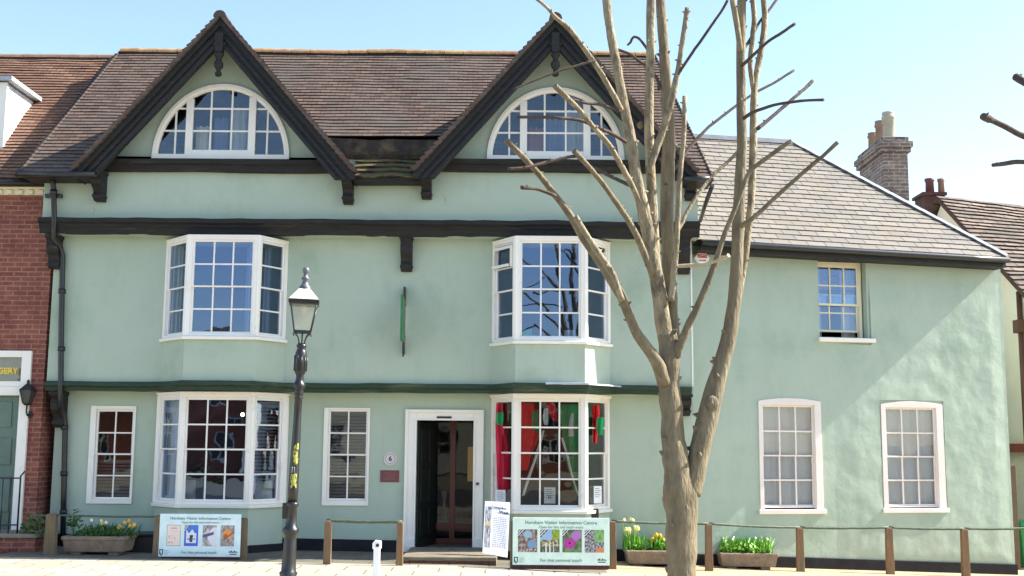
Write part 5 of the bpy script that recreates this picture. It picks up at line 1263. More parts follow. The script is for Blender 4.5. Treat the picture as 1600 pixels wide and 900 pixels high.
# bollard
Yb=12.6; p=P(588,900,Yb); g=gz(p.x); zt=Z_(588,847,Yb); bo=thing('bollard',(p.x,Yb,g),'slim white metal post with a small cap standing near the camera','bollard')
b=MB(); b.box(p.x-.033,p.x+.033,Yb-.033,Yb+.033,g,zt-.05); b.build('shaft',WHITEP,bo,bevel=.006)
b=MB(); b.prism([(p.x-.045,Yb-.045,zt-.07),(p.x+.045,Yb-.045,zt-.07),(p.x+.045,Yb-.045,zt+.012),(p.x-.02,Yb-.045,zt+.02),(p.x-.045,Yb-.045,zt-.01)],Vector((0,.09,0))); b.build('cap',WHITEP,bo,bevel=.008); 
b=MB(); b.lathe([(.018,0),(.018,.012)],(p.x+.01,Yb-.045,zt-.03),10,A=Vector((0,-1,0))); b.build('lock',IRON,bo)
# troughs
def trough(label,x0,x1,yt_,yb_,Y,flare=.04,dep=.26):
    A=P(x0,yb_,Y); B=P(x1,yb_,Y); cx=(A.x+B.x)/2; hw=(B.x-A.x)/2; g=gz(cx); zt=Z_((x0+x1)/2,yt_,Y)
    t=thing('stone_trough',(cx,Y,g),label,'planter','stone flower troughs')
    b=MB(); n=24; 
    lo=[];hi=[];ri=[];bi_=[]
    frust(b,cx,Y,g+.035,zt,hw*.94,dep*.85,hw,dep)
    # rim
    for (xa,xb,ya,yb2) in ((cx-hw-.012,cx+hw+.012,Y-dep-.012,Y-dep+.05),(cx-hw-.012,cx+hw+.012,Y+dep-.05,Y+dep+.012),(cx-hw-.012,cx-hw+.05,Y-dep+.05,Y+dep-.05),(cx+hw-.05,cx+hw+.012,Y-dep+.05,Y+dep-.05)): b.box(xa,xb,ya,yb2,zt-.04,zt+.02)
    b.build('trough',STONE,t,bevel=.018)
    for s in (-1,1): b=MB(); b.box(cx+s*hw*.6-.07,cx+s*hw*.6+.07,Y-dep*.7,Y+dep*.7,g-.03,g+.036); b.build('foot',STONE,t)
    b=MB(); b.box(cx-hw+.05,cx+hw-.05,Y-dep+.05,Y+dep-.05,zt-.02,zt+.008); b.build('soil',SOIL,t)
    return cx,hw,zt,Y
def tulips(name,label,cat,cx,Y,z,w_,n,mat,hmin,hmax,seed,lw=.012,petal=.022,nl=60,lh=.2,leafmat=None):
    t=thing(name,(cx,Y,z),label,cat,'spring flowers in the troughs'); r=random.Random(seed)
    b=MB(); clump(b,cx,Y,z,w_,.16,lh,nl,lw,.95,seed); leaves(b,cx,Y,z,w_*1.1,.2,lh*.6,nl*2,.05,seed+50)
    hs=[]
    for i in range(n):
        x=cx+r.uniform(-w_,w_); y=Y+r.uniform(-.12,.12); h=r.uniform(hmin,hmax); q=Vector((x,y,z)); tp=q+Vector((r.uniform(-.04,.04),r.uniform(-.04,.04),h)); b.tube([q,q.lerp(tp,.5)+Vector((.01,0,0)),tp],.004,4); hs.append(tp)
    b.build('leaves',leafmat or LEAFG,t,recalc=False)
    for tp in hs:
        b=MB(); s=petal*r.uniform(.8,1.2); b.lathe([(.2*s,-.1*s),(.8*s,.4*s),(1.0*s,1.1*s),(.85*s,1.9*s),(.35*s,2.5*s)],tp,7,A=Vector((r.uniform(-.3,.3),r.uniform(-.3,.3),1)).normalized()); b.build('flower',mat,t)
    return t
cx,hw,zt,Y=trough('long stone flower trough with mixed flowers under the left sash window',106,203,838,862,16.75)
tulips('pansy_clump','mixed yellow pansies and dark leaves in the leftmost stone trough','flowers',cx+.28,Y,zt,.24,6,PETO,.08,.2,5,nl=70,lh=.2,leafmat=LEAFD,petal=.024)
t=tulips('pansy_clump','pale cream flowers among dark leaves in the middle of the leftmost trough','flowers',cx-.05,Y,zt,.22,4,PETW,.1,.22,6,nl=60,lh=.18,leafmat=LEAFD,petal=.022)
b=MB(); leaves(b,cx-.38,Y,zt+.1,.1,.08,.32,90,.06,8); b.tube([(cx-.38,Y,zt),(cx-.4,Y,zt+.3)],.006,5); b2=b.build('small_shrub',LEAFD,org=(cx-.38,Y,zt),recalc=False); tag(b2,'wispy dark shrub at the left end of the leftmost trough','shrub')
for q in [(cx,Y,zt)]:
    b=MB(); leaves(b,cx,Y,zt,hw*.9,.2,.16,420,.045,21); tag(b.build('trailing_plant',LEAFD,org=q,recalc=False),'low trailing green foliage spread along the leftmost trough','plant')
b=MB(); xb=X_(225,845,17.1); b.box(xb-.2,xb+.2,17.0,17.5,gz(-5),gz(-5)+.24); b.box(xb-.22,xb+.22,16.98,17.52,gz(-5)+.24,gz(-5)+.27); tag(b.build('black_box',plain('black_plastic',(34,32,34),.5),org=(xb,17.2,gz(-5)),bevel=.02),'low black lidded box against the wall right of the leftmost trough','box')
cx,hw,zt,Y=trough('stone flower trough partly hidden behind the tree trunk, with tall pale tulips',977,1066,860,886,GY(1020,886)+.26)
tulips('tulip_clump','tall pale yellow tulips at the left end of the trough behind the tree','flowers',cx-.28,Y,zt,.17,11,PETY,.14,.42,11,petal=.03,nl=60,lh=.3)
tulips('daffodil_clump','orange yellow flowers close beside the tree trunk','flowers',cx+.12,Y,zt,.16,8,PETO,.1,.2,12,petal=.03,nl=90,lh=.24)
cx,hw,zt,Y=trough('stone flower trough full of bright green leaves, right of the tree trunk',1122,1210,864,888,GY(1166,888)+.26)
t=tulips('primrose_clump','bright green leafy clump with pale tips filling the trough right of the tree','flowers',cx,Y,zt,hw*.85,12,PETW,.1,.22,15,petal=.016,nl=260,lh=.24,lw=.013)
b=MB(); leaves(b,cx,Y,zt,hw*.95,.24,.2,420,.06,77); b.build('foliage',plain('fresh_leaf',(118,164,58),.5),t,recalc=False)
# ================================================================ LAMP POST
YLp=14.0; B0=P(449.5,912,YLp); T0=P(478,425,YLp); ax=(T0-B0); Ln=ax.length; ax.normalize(); g=gz(B0.x)
lp=thing('street_lamp',(B0.x,YLp,g),'old black iron street lamp with white topped four sided lantern and yellow patches','street lamp')
k=YLp/F*.93
kk=YLp/F
def at(y): return B0+ax*((912-y)*kk)
def lprof(lst): return [(r*k,(912-y)*kk) for r,y in lst]
def lat(name,lst,mat=IRON,n=24,parent=lp,flat=False):
    b=MB(); lst=sorted(lst,key=lambda q:-q[1]) if False else lst; b.lathe(lprof(lst),B0,n,A=ax,flat=flat); return b.build(name,mat,parent)
lat('base',[(17,925),(17,905),(13.5,900),(15,896),(12,893),(11.5,880),(10.5,850),(9.5,840),(13,836),(13.5,832),(12.5,829),(9.5,826),(8.5,815),(8,797),(10.5,795),(10.5,791),(8.2,789)])
lat('shaft',[(8.2,789),(8.4,770),(8,740),(7.3,700),(6.5,660),(6.2,632),(7.8,630),(6,628),(7.4,625),(8,621),(7,618),(10,614),(10.5,609),(8,606),(6.8,603),(6.2,595),(9,590),(10.2,586),(10.2,566),(9.4,560),(8,556),(6.5,553),(8,551),(8.5,548),(5.5,545)])
# flutes on upper drum
b=MB()
for i in range(10):
    a=2*math.pi*i/10; q=Zv.rotation_difference(ax); d=q@Vector((math.cos(a),math.sin(a),0)); b.tube([at(588)+d*10.2*k,at(564)+d*10.2*k],1.3*k,6)
b.build('fluting',IRON,lp)
b=MB(); b.box(-6*k,6*k,0,.06,0,26*k,at(815)+Vector((-9*k,.03,0)),Vector((1,0,0)),Vector((0,-1,0))); b.build('service_box',IRON,lp,bevel=.006)
q=Zv.rotation_difference(ax)
# torn sticker patches wrapped round the shaft
for y0,y1,a0,a1,sd in ((697,733,-1.9,-.7,1),(745,768,-2.1,-.8,2)):
    b=MB(); n=14;m_=14
    def rr(y): return (6.5+(y-660)*.018)*k+.004
    for i in range(n):
        for j in range(m_):
            f=lambda i,j:(y0+(y1-y0)*j/m_, a0+(a1-a0)*i/n)
            yc,ac=f(i+.5,j+.5)
            e=min(i/n,1-i/n,j/m_,1-j/m_)*3
            if noise.noise(Vector((i*.35,j*.35,sd)))+e<.25: continue
            b.face([at(f(a,c)[0])+q@Vector((math.cos(f(a,c)[1]),math.sin(f(a,c)[1]),0))*rr(f(a,c)[0]) for a,c in ((i,j),(i+1,j),(i+1,j+1),(i,j+1))])
    b.build('torn_sticker',noisy('torn_yellow_sticker',lin((164,164,66)),lin((196,196,100)),scale=20,rough=.6,c3=lin((70,76,50)),s3=25,f3=(.5,.6)),lp,recalc=False)
b=MB()
for j in range(3): b.face([at(736+(j+u)*3.2)+q@Vector((math.cos(a),math.sin(a),0))*(.0098+7.4*k-.004) for u,a in ((0,-1.9),(0,-1.3),(.7,-1.3),(.7,-1.9))])
b.build('label_scrap',PAPER,lp,recalc=False)
# lantern frame: local frame rotated a little about the axis
Rz=Matrix.Rotation(math.radians(9),3,'Z')
def LV(x,y,ypx): return at(ypx)+q@(Rz@Vector((x*k,y*k,0)))
def quadring(r,y): return [LV(sx*r,sy*r,y) for sx,sy in ((-1,-1),(1,-1),(1,1),(-1,1))]
def frus(b,r0,y0,r1,y1,cap=True):
    lo=[b.vert(v) for v in quadring(r0,y0)]; hi=[b.vert(v) for v in quadring(r1,y1)]
    if cap: b.fidx(lo[::-1]); b.fidx(hi)
    for i in range(4): b.fidx([lo[i],lo[(i+1)%4],hi[(i+1)%4],hi[i]])
b=MB(); frus(b,13,525.5,21.5,482,False); b.build('glass',HAZG,lp,recalc=False)
b=MB(); frus(b,24.5,477,9,459); b.build('opal_top',OPAL,lp)
b=MB(); frus(b,25,483,25.5,478.5); frus(b,23,485,24.5,483.2); frus(b,14.5,529,14,526)
for i in range(4): b.tube([quadring(13.3,527)[i],quadring(22,482)[i]],1.1*k,6)
for i in range(4):
    a,c=quadring(13.3,526)[i],quadring(13.3,526)[(i+1)%4]; b.tube([a,c],1.0*k,6)
    # scroll frogs
for sx,sy in ((-1,-1),(1,-1),(1,1),(-1,1)):
    b.tube([LV(sx*14,sy*14,527),LV(sx*11.5,sy*11.5,530),LV(sx*7.5,sy*7.5,534),LV(sx*5,sy*5,541),LV(sx*4.6,sy*4.6,548)],1.1*k,6)
    b.lathe([(0,0),(1.6*k,1.5*k),(0,3.4*k)],LV(sx*14.5,sy*14.5,533),8)
b.tube([at(548),at(527)],1.2*k,6); b.build('lantern_frame',IRON,lp,bevel=0)
lat('finial',[(9,460.5),(10,459),(10,456),(7.5,454),(5.5,450),(4.6,446),(7,443),(7,441.5),(4,440),(4,437.5),(3,435.5),(4,434),(5.3,431.5),(5.7,429.5),(5.3,427),(4,425),(1,424)],mat=noisy('weathered_grey_iron',lin((84,86,92)),lin((120,122,128)),scale=12,rough=.45,metal=.3))
b=MB(); b.lathe([(2.2*k,0),(2.4*k,3*k),(4.6*k,8*k),(4.8*k,11*k),(3.6*k,15*k),(3*k,16*k)],at(499),14,A=ax); b.build('bulb',noisy('milky_bulb',lin((232,220,176)),lin((240,232,200)),rough=.3),lp)
# ================================================================ TREE
YT=10.6; kT=YT/F
tree=thing('pollarded_tree',(X_(1066,960,YT),YT,gz(1.7)),'tall bare tree with several upright pale stems and cut-back branches in front of the houses','tree')
def smooth(pts,n=4):
    out=[]
    P_=[pts[0]]+pts+[pts[-1]]
    for i in range(1,len(P_)-2):
        p0,p1,p2,p3=P_[i-1],P_[i],P_[i+1],P_[i+2]
        for j in range(n):
            t=j/n; out.append(tuple(.5*((2*p1[a])+(-p0[a]+p2[a])*t+(2*p0[a]-5*p1[a]+4*p2[a]-p3[a])*t*t+(-p0[a]+3*p1[a]-3*p2[a]+p3[a])*t**3) for a in range(len(p1))))
    out.append(tuple(pts[-1])); return out
def limb(name,pts,mat,parent,d0=0,d1=0,n=12,wob=.12,cut=True,knobs=0,label=None,gn=.9,bend=0,K=1.0,Yc=YT,jit=.8):
    """pts: (px,py,r px) traced; depth runs from d0 to d1 metres along it"""
    sp=smooth(pts,4 if len(pts)>2 else 6); L=len(sp); W=[];R=[]
    for i,(x,y,r) in enumerate(sp):
        t=i/(L-1); Y=Yc+d0+(d1-d0)*t+bend*math.sin(math.pi*t); W.append(P(x+jit*noise.noise(Vector((i*.6,pts[0][0],1)))*(0 if i==0 else 1),y,Y)); R.append(max(.004,r*.94*Y/F))
    b=MB(); b.tube(W,R,n,wob=wob,seed=pts[0][0])
    rr=random.Random(int(pts[0][0]*7+pts[0][1]))
    for j in range(int(knobs*1.8)):
        i=rr.randrange(2,L-1); a=rr.uniform(0,6.28); d=Vector((math.cos(a),math.sin(a)*.6,rr.uniform(.1,.7))).normalized(); s=R[i]
        b.tube([W[i]+d*s*.6,W[i]+d*s*1.15,W[i]+d*(s*1.3+.015)],[s*.3+.004,s*.2+.004,.003],6,wob=.3)
    o=b.build(name,mat,parent)
    return o,W,R
# trunk
tb=[(a,b_,c*.91) for a,b_,c in [(1070,1010,30),(1068,960,28),(1066,905,26.5),(1065,860,26.5),(1064,800,28),(1062,765,29),(1058,735,25.5),(1054,700,22),(1049,650,20),(1046,600,19.5),(1045,560,19),(1043,520,18)]]
o,_,_=limb('trunk',tb,BARK,tree,0,.0,n=22,wob=.22,knobs=6,jit=2)
ST=[ # name, pts, mat, d0,d1, knobs
 ('stem',[(1078,772,17),(1087,735,17),(1094,700,17),(1104,660,17.5),(1112,625,17),(1124,580,14),(1137,535,13),(1145,490,12),(1150,440,11),(1152,390,10.5),(1154,327,10),(1159,233,9),(1158,140,8.5),(1158,47,8),(1160,-40,7.5),(1158,-140,7)],BARK,0,.15,16),
 ('stem',[(1040,530,13),(1034,490,13.5),(1027,445,12.5),(1018,397,11.5),(1008,340,11),(996,285,10),(983,205,9),(967,121,8),(955,56,7.5),(946,-10,7),(938,-90,6)],BARK2,0,-.35,14),
 ('stem',[(1036,480,10),(1030,440,9),(1023,397,8.5),(1019,303,8.5),(1014,210,8),(1016,93,7.5),(1017,0,7.5),(1018,-120,7)],BARK2,-.02,-.1,10),
 ('stem',[(1052,530,11),(1050,490,10.5),(1047,440,10.5),(1044,400,11),(1042,303,11.5),(1045,210,11),(1040,120,9.5),(1036,60,9),(1032,0,8.5),(1028,-120,8)],BARK,0.02,.2,14),
 ('stem',[(1155,470,4),(1160,430,5),(1165,400,5.5),(1170,350,6),(1175,290,6.5),(1177,220,6.5),(1178,150,6),(1184,105,5.5),(1191,70,5.5),(1195,23,5.5),(1190,-30,5),(1186,-100,5)],BARK2,.12,.35,6),
 ('stem',[(1177,140,4),(1172,100,4.5),(1176,60,4.5),(1178,20,4.5),(1170,-40,4)],BARK2,.25,.1,3),
 ('stem',[(1157,80,5),(1150,30,5),(1144,-5,5),(1140,-60,4.5)],BARK2,.1,-.1,2),
 ('limb',[(1013,270,6),(1028,225,6.5),(1041,187,6.5),(1052,145,6),(1060,107,5),(1067,60,4.5),(1074,12,4.5)],BARK2,-.15,-.4,10),
 ('limb',[(1048,470,6),(1052,430,5.5),(1057,380,5),(1062,280,4.5),(1068,215,4.2),(1070,150,4.2)],BARK2,-.1,-.3,8),
 ('limb',[(1056,556,8.5),(1064,535,7.5),(1075,510,6.5),(1088,483,6),(1103,448,5.5),(1116,415,5),(1130,372,4.5),(1145,335,4.2),(1160,295,4),(1172,268,4),(1205,242,3.8),(1237,219,3.6)],BARK,-.05,-.4,8),
 ('limb',[(1157,354,4.5),(1180,338,3.8),(1214,306,3.8),(1240,283,3.6),(1265,261,3.6),(1290,240,3.4),(1309,222,3.8)],BARK,0,-.3,5),
 ('limb',[(1038,600,12),(1028,568,11),(1012,545,9.5),(993,517,8.5),(980,485,8),(968,458,8),(950,430,7.5),(930,400,7),(905,362,6.8),(890,335,6),(862,298,5.3),(841,271,5),(815,243,5),(791,219,5.5)],BARK,-.05,-.9,12),
 ('limb',[(972,470,4.5),(958,430,5.5),(942,405,5.2),(927,383,5),(912,360,5),(899,338,5)],BARK2,-.62,-.8,6),
 ('limb',[(868,306,3.5),(853,300,3.2),(838,295,3),(828,294,3),(815,293,3.4)],TWIG,-.75,-.95,2),
 ('limb',[(1020,430,6),(1009,401,6),(998,375,5.5),(985,350,5),(972,330,4.8),(957,308,4.6),(942,287,4.4),(929,271,4.4),(912,252,4.6),(897,236,5.2)],BARK,-.15,-.8,10),
 ('limb',[(1012,350,5.5),(1004,327,5.5),(994,305,5.2),(985,285,5),(972,262,4.8),(960,240,4.8),(948,222,4.8),(925,196,4.6),(906,173,4.6),(886,153,4.8),(867,134,5.5)],BARK2,-.15,-.9,10),
 ('twig',[(990,292,3.6),(970,283,3.2),(953,275,3),(940,268,2.8),(925,260,2.6)],TWIG,-.3,.1,2),
 ('twig',[(900,244,3),(885,246,2.8),(860,252,2.8),(841,257,2.8),(820,262,2.6),(794,264,2.6)],TWIG,-.75,-1.0,4),
 ('twig',[(978,222,3.5),(960,211,3.2),(943,203,3),(925,195,3),(906,188,2.8),(880,185,2.6),(850,183,2.6),(808,183,2.8)],TWIG,-.35,-.9,4),
 ('limb',[(970,172,5),(962,155,5),(948,130,4.8),(935,108,4.8),(918,83,4.5),(905,65,4.2),(890,45,4.4),(869,28,3.6),(855,12,3),(838,-2,2.8)],BARK2,-.3,-.8,6),
 ('twig',[(966,173,3.2),(950,167,3),(934,163,2.8),(915,161,2.6),(892,155,2.6)],TWIG,-.3,-.6,2),
 ('twig',[(930,95,2.4),(920,97,2.2),(900,103,2),(880,109,2),(850,120,1.8),(825,130,1.8),(803,139,1.6)],TWIG,-.7,-.9,2),
 ('twig',[(1030,140,3),(1027,124,3),(1012,105,2.8),(999,96,2.8),(985,85,2.4),(964,77,2.6)],TWIG,.1,.4,2),
 ('twig',[(1012,78,2.6),(1005,68,2.4),(998,60,2.2),(990,58,2.2),(985,66,2.2),(981,70,2)],TWIG,0,.3,1),
 ('twig',[(1056,122,2.8),(1068,103,2.6),(1082,82,2.6),(1097,61,2.6),(1115,35,2.4),(1127,18,2.4),(1137,0,2.4)],TWIG,-.3,-.6,3),
 ('limb',[(1040,290,3.6),(1051,268,3.2),(1066,246,3),(1083,224,3),(1108,198,2.8),(1135,177,2.6),(1160,158,2.4),(1185,142,2.4),(1212,128,2.2),(1240,110,2.4)],TWIG,.05,.9,5),
 ('twig',[(1158,188,3.4),(1175,176,3),(1191,170,2.8),(1210,164,2.6),(1233,160,2.6),(1260,157,2.5),(1287,156,2.8)],TWIG,.1,-.4,3),
 ('twig',[(1184,201,3.6),(1202,186,3.4),(1223,168,3.2),(1245,149,3),(1258,138,3),(1269,127,3.6)],TWIG,.2,.6,2),
 ('twig',[(1158,104,3),(1175,88,2.8),(1200,65,2.6),(1222,51,2.6),(1242,37,2.8)],TWIG,.1,-.3,2),
 ('twig',[(1159,80,3),(1172,62,2.8),(1187,34,2.6),(1200,18,2.6),(1216,-4,2.4)],TWIG,.1,.5,2),
 ('twig',[(1057,362,3.6),(1065,350,3.4),(1075,328,3.2),(1088,308,3.2),(1102,288,3.2),(1116,272,3.2),(1135,255,3),(1152,238,3)],BARK2,-.2,.1,3),
 ('twig',[(1054,416,3.2),(1075,415,3.2),(1102,413,3.2),(1125,406,3.2),(1139,399,3.8)],CUTW,-.1,-.3,3),
]
for nm,pts,mt_,d0,d1,kn in ST: limb(nm,pts,mt_,tree,d0,d1,n=12 if pts[0][2]>6 else 8,knobs=kn)
# raised branch collars and scars on the trunk
for px,py,r_,nm in ((1111,632,8,'scar'),(1050,640,8,'scar'),(1000,198,4,'scar')):
    c=P(px,py,YT); b=MB(); R_=r_*kT; d=Vector((0,-1,.25)).normalized(); off=d*(15*kT if px in(1111,1056,1057,1040) else 9*kT)
    b.lathe([(R_*1.3,-.03),(R_*1.1,-.006),(R_*.8,.004),(R_*.4,.007),(R_*.0,.008)],c+off*.85,14,A=d)
    for v in b.v: v+= Vector((0,0,.25*(v.z-c.z)))+Vector(noise.noise_vector(v*25))*.006
    b.build('branch_scar',BARK,tree)
# second tree out of frame to the right, with branches reaching in
Y2=11.5
t2=thing('pollarded_tree',(X_(1800,900,Y2),Y2,gz(6)),'bare tree just outside the right edge, only its cut branch ends showing against the sky','tree')
limb('trunk',[(1800,960,26),(1798,800,24),(1795,600,20),(1790,400,17),(1785,200,14),(1780,0,11),(1776,-120,9)],BARK,t2,0,0,n=16,Yc=Y2,knobs=4)
limb('limb',[(1787,290,8),(1740,262,7),(1690,240,6.5),(1640,224,5.5),(1600,213,5.2),(1575,200,5),(1552,189,5.2),(1545,186,7),(1536,182,6.5)],TWIG,t2,0,-.4,n=10,Yc=Y2,knobs=2)
limb('limb',[(1784,180,7),(1720,160,6.5),(1650,145,6),(1612,134,5.5),(1598,127,6.5),(1587,120,7)],TWIG,t2,0,.3,n=10,Yc=Y2,knobs=2)
limb('limb',[(1788,330,7),(1720,290,5),(1660,268,4.5),(1620,256,4.2),(1590,253,4),(1568,256,4),(1551,258,3.4)],TWIG,t2,0,-.2,n=10,Yc=Y2,knobs=4)
# ================================================================ THINGS INSIDE THE WINDOWS
# gables: hanging curtains
for g_,lab,xs_,mats_ in ((G1,'left gable',((306,330),(330,352),(352,384)),(CREAM,CURTB,CURT)),(G2,'right gable',((822,852),(852,882),(884,912)),(plain('rust_cloth',(170,104,80),.9),CURTB,CURT))):
    for i,((xa,xb),mm) in enumerate(zip(xs_,mats_)):
        Y=YA+.18; X0=X_(xa,220,Y); X1=X_(xb,220,Y); b=MB(); curtain(b,X0,X1,Y+i*.1,g_['zwb']+.0,g_['zwb']+(.55,.72,.9)[i],.05,.1)
        o=b.build('hanging_cloth',mm,org=(X0,Y,g_['zwb']),recalc=False); tag(o,('cream','blue grey','pale grey')[i]+' cloth hanging behind the arched window of the '+lab if g_ is G1 else ('rust brown cloth at the left behind the right gable window','blue cloth in the middle of the right gable window','pale grey cloth at the right behind the right gable window')[i],'cloth','cloths in the gable windows')
# blinds
w=w2; b=blind('b',w[0]+.03,w[2]-.03,YG+.19,w[1]+.02,w[3]-.1,BLIND); tag(b.build('window_blind',BLIND,org=(w[0],YG+.19,w[1]),recalc=False),'grey slatted blind in the narrow sash window left of the door','blind','slatted blinds')
w=w1; b=blind('b',w[0]+.03,w[2]-.03,YG+.25,w[1]+.0,w[1]+.62,BLIND); tag(b.build('window_blind',BLIND,org=(w[0],YG+.25,w[1]),recalc=False),'grey slatted blind low in the leftmost ground floor sash window','blind','slatted blinds')
d=bays['LL']; U=(Vector((*d['plan'][4],0))-Vector((*d['plan'][3],0)))
b=MB(); A=Vector((*d['plan'][3],0))+Vector((-.04,.14,0)); L=U.length; U.normalize(); Nn=Vector((U.y,-U.x,0)); z=d['zs']+.35
while z<d['zt']-.1:
    b.face([A+Zv*z,A+U*L*.95+Zv*z,A+U*L*.95+Zv*(z+.03)-Nn*.03,A+Zv*(z+.03)-Nn*.03]); z+=.055
tag(b.build('window_blind',BLIND,org=tuple(A+Zv*d['zs']),recalc=False),'grey slatted blind in the right cheek of the lower left bay window','blind','slatted blinds')
A=Vector((*d['plan'][1],0)); B=Vector((*d['plan'][2],0)); b=MB(); U2=(B-A).normalized(); s=A+Vector((.1,.1,0)); curtain(b,s.x,s.x+(B-A).length*.8,s.y,d['zs']+.02,d['zt']-.05,.012,.1,ux=U2); tag(b.build('lace_curtain',CURT,org=(s.x,s.y,d['zs']),recalc=False),'pale lace curtain in the left cheek of the lower left bay','curtain')
# cushions on the bay seat
def cushion(px,py,Y,w_,h_,mat,label,group=None,rot=.3,name='cushion'):
    c=P(px,py,Y); b=MB(); n=10
    for sgn in (-1,1):
        ids={}
        for i in range(n+1):
            for j in range(n+1):
                u,v=i/n*2-1,j/n*2-1; th=.08*(1-u*u)**.5*(1-v*v)**.5; pin=1-.12*(u*u*v*v) ; ex=1+.06*(abs(u*v))
                ids[i,j]=b.vert(c+Vector((u*w_/2*ex,sgn*th,v*h_/2*ex)))
        for i in range(n):
            for j in range(n): b.fidx([ids[i,j],ids[i+1,j],ids[i+1,j+1],ids[i,j+1]],True)
    return tag(b.build(name,mat,org=c),label,'cushion',group)
b=MB(); xa=d['x'][0]; xb=d['x'][3]; b.box(xa+.25,xb-.2,YG-.28,YG+.3,d['zs']-.35,d['zs']+.03); tag(b.build('ledge',plain('white_seat',(214,208,200)),org=((xa+xb)/2,YG,d['zs']-.35)),'pale built-in seat ledge inside the lower left bay window','seat')
cushion(292,766,YG-.1,.26,.3,CURT,'pale cushion at the left end of the lower left bay seat','cushions in the bay window')
cushion(412,768,YG-.12,.26,.32,CURT,'grey white cushion at the right end of the lower left bay seat','cushions in the bay window')
# lit lamp in that room
p=P(379,648,YG+1.2); lmp=thing('pendant_lamp',(p.x,p.y,p.z),'small glowing lamp bulb seen through the lower left bay window','lamp')
mt,n_,bs=newmat('lit_bulb'); setin(bs,{'Emission Color':(1,.8,.5,1),'Emission Strength':6.0,'Base Color':(1,.9,.7,1)}); b=MB(); b.lathe([(.0,-.03),(.025,-.02),(.032,0),(.025,.02),(.01,.035)],p,12); b.build('bulb',mt,lmp)
b=MB(); b.tube([p+Vector((0,0,.035)),Vector((p.x,p.y,zbeam1t-.1))],.005,5); b.lathe([(.02,.03),(.02,.07)],p,8); b.build('flex',IRON,lmp)
# plant behind bay
b=MB(); p=P(318,735,YG+.2); leaves(b,p.x,p.y,p.z-.25,.35,.2,.5,300,.06,31); b.tube([(p.x,p.y,d['zs']),(p.x,p.y,p.z)],.01,5); tag(b.build('house_plant',LEAFD,org=(p.x,p.y,d['zs']),recalc=False),'leafy dark green house plant behind the lower left bay glass','plant')
# upper left bay curtains
d=bays['UL']
for i,(xa,xb,lab,mm) in enumerate(((412,424,'blue grey curtain gathered in the right cheek of the upper left bay',CURTB),(266,284,'pale patterned curtain in the left cheek of the upper left bay',CURT),(384,391,'blue grey curtain edge at the right of the upper left bay front',CURTB))):
    Y=YF-(.05,.05,.2)[i]; b=MB(); X0=X_(xa,450,Y); curtain(b,X0,X_(xb,450,Y),Y,d['zs']+.02,d['zt']-.06,.02,.07); tag(b.build('curtain',mm,org=(X0,Y,d['zs']),recalc=False),lab,'curtain','curtains in the upper left bay')
# upper right bay: small cards
for px,py,w_,h_,c,lab in ((823,519,.16,.1,(80,180,150),'small green card in the bottom corner of the upper right bay'),(890,522,.16,.12,(190,206,236),'small pale blue card low in the upper right bay window')):
    p=P(px,py,17.18); b=MB(); b.box(p.x-w_/2,p.x+w_/2,17.18,17.19,p.z-h_/2,p.z+h_/2); tag(b.build('window_card',plain('card_%d'%px,c,.6),org=p),lab,'card','cards in the upper right bay')
# lower right bay display
d=bays['LR']; disp='cloths draped in the shop bay window'
def cloth(pts,Y,mat,label,name='scarf',seed=0,amp=.03):
    """quad strip given by left/right px edges down the cloth: (xl,xr,y)"""
    b=MB(); pr=None; sp=smooth([tuple(float(v) for v in q) for q in pts],4); n=10
    for (xl,xr_,y) in sp:
        row=[]
        for i in range(n+1):
            t=i/n; p=P(xl+(xr_-xl)*t,y,Y+amp*math.sin(t*9+seed+y*.02)); row.append(b.vert(p))
        if pr:
            for i in range(n): b.fidx([pr[i],pr[i+1],row[i+1],row[i]],True)
        pr=row
    top=P((pts[0][0]+pts[0][1])/2,pts[0][2],Y)
    return tag(b.build(name,mat,org=top,recalc=False),label,'cloth',disp)
Y=17.41
cloth([(814,834,630),(814,836,665),(814,832,695),(814,825,735)],Y,REDC,'red scarf hanging at the left of the lower right bay front',seed=1)
cloth([(831,842,640),(833,842,670),(826,840,690),(819,830,708)],Y+.05,REDC,'narrow red scarf tail slanting down beside the left red scarf',seed=2)
cloth([(832,842,642),(831,841,660),(834,842,675)],Y-.05,GRNC,'small green cloth between the red scarves',seed=3)
cloth([(852,866,629),(858,870,645),(864,872,658)],Y,REDC,'bright red ribbon at the top middle of the lower right bay',seed=4)
cloth([(850,856,638),(848,857,652),(850,856,664)],Y-.06,WHC,'small white bow at the top middle of the bay display',seed=5)
cloth([(877,905,632),(876,905,650),(878,906,670),(880,906,690),(885,906,720),(890,906,745),(895,906,768)],Y,GRNC,'long green drape down the right side of the bay front',seed=6)
cloth([(893,897,645),(889,896,662),(888,897,682)],Y-.06,WHC,'white pointed pennant over the green drape',seed=7)
cloth([(776,786,630),(774,784,660),(775,797,700),(776,797,740),(778,797,770)],Y+.15,MAGC,'crimson drape in the left cheek of the lower right bay',seed=8)
cloth([(776,787,645),(775,787,655),(777,786,664)],Y+.05,GRNC,'green scrap in front of the crimson drape',seed=9)
cloth([(926,936,633),(926,937,650),(925,934,672),(926,933,692)],Y+.1,REDC,'red cloth in the right cheek of the lower right bay',seed=10)
cloth([(933,944,652),(932,943,664),(934,942,680)],Y+.05,GRNC,'green cloth in the right cheek of the lower right bay',seed=11)
cloth([(848,851,672),(842,846,692),(834,838,718),(824,829,745),(815,819,775)],Y-.12,WHC,'white ribbon slanting down to the left across the display','ribbon',12,.01)
cloth([(876,880,684),(884,888,710),(889,893,732),(896,899,755),(903,905,775)],Y-.12,WHC,'white ribbon slanting down to the right across the display','ribbon',13,.01)
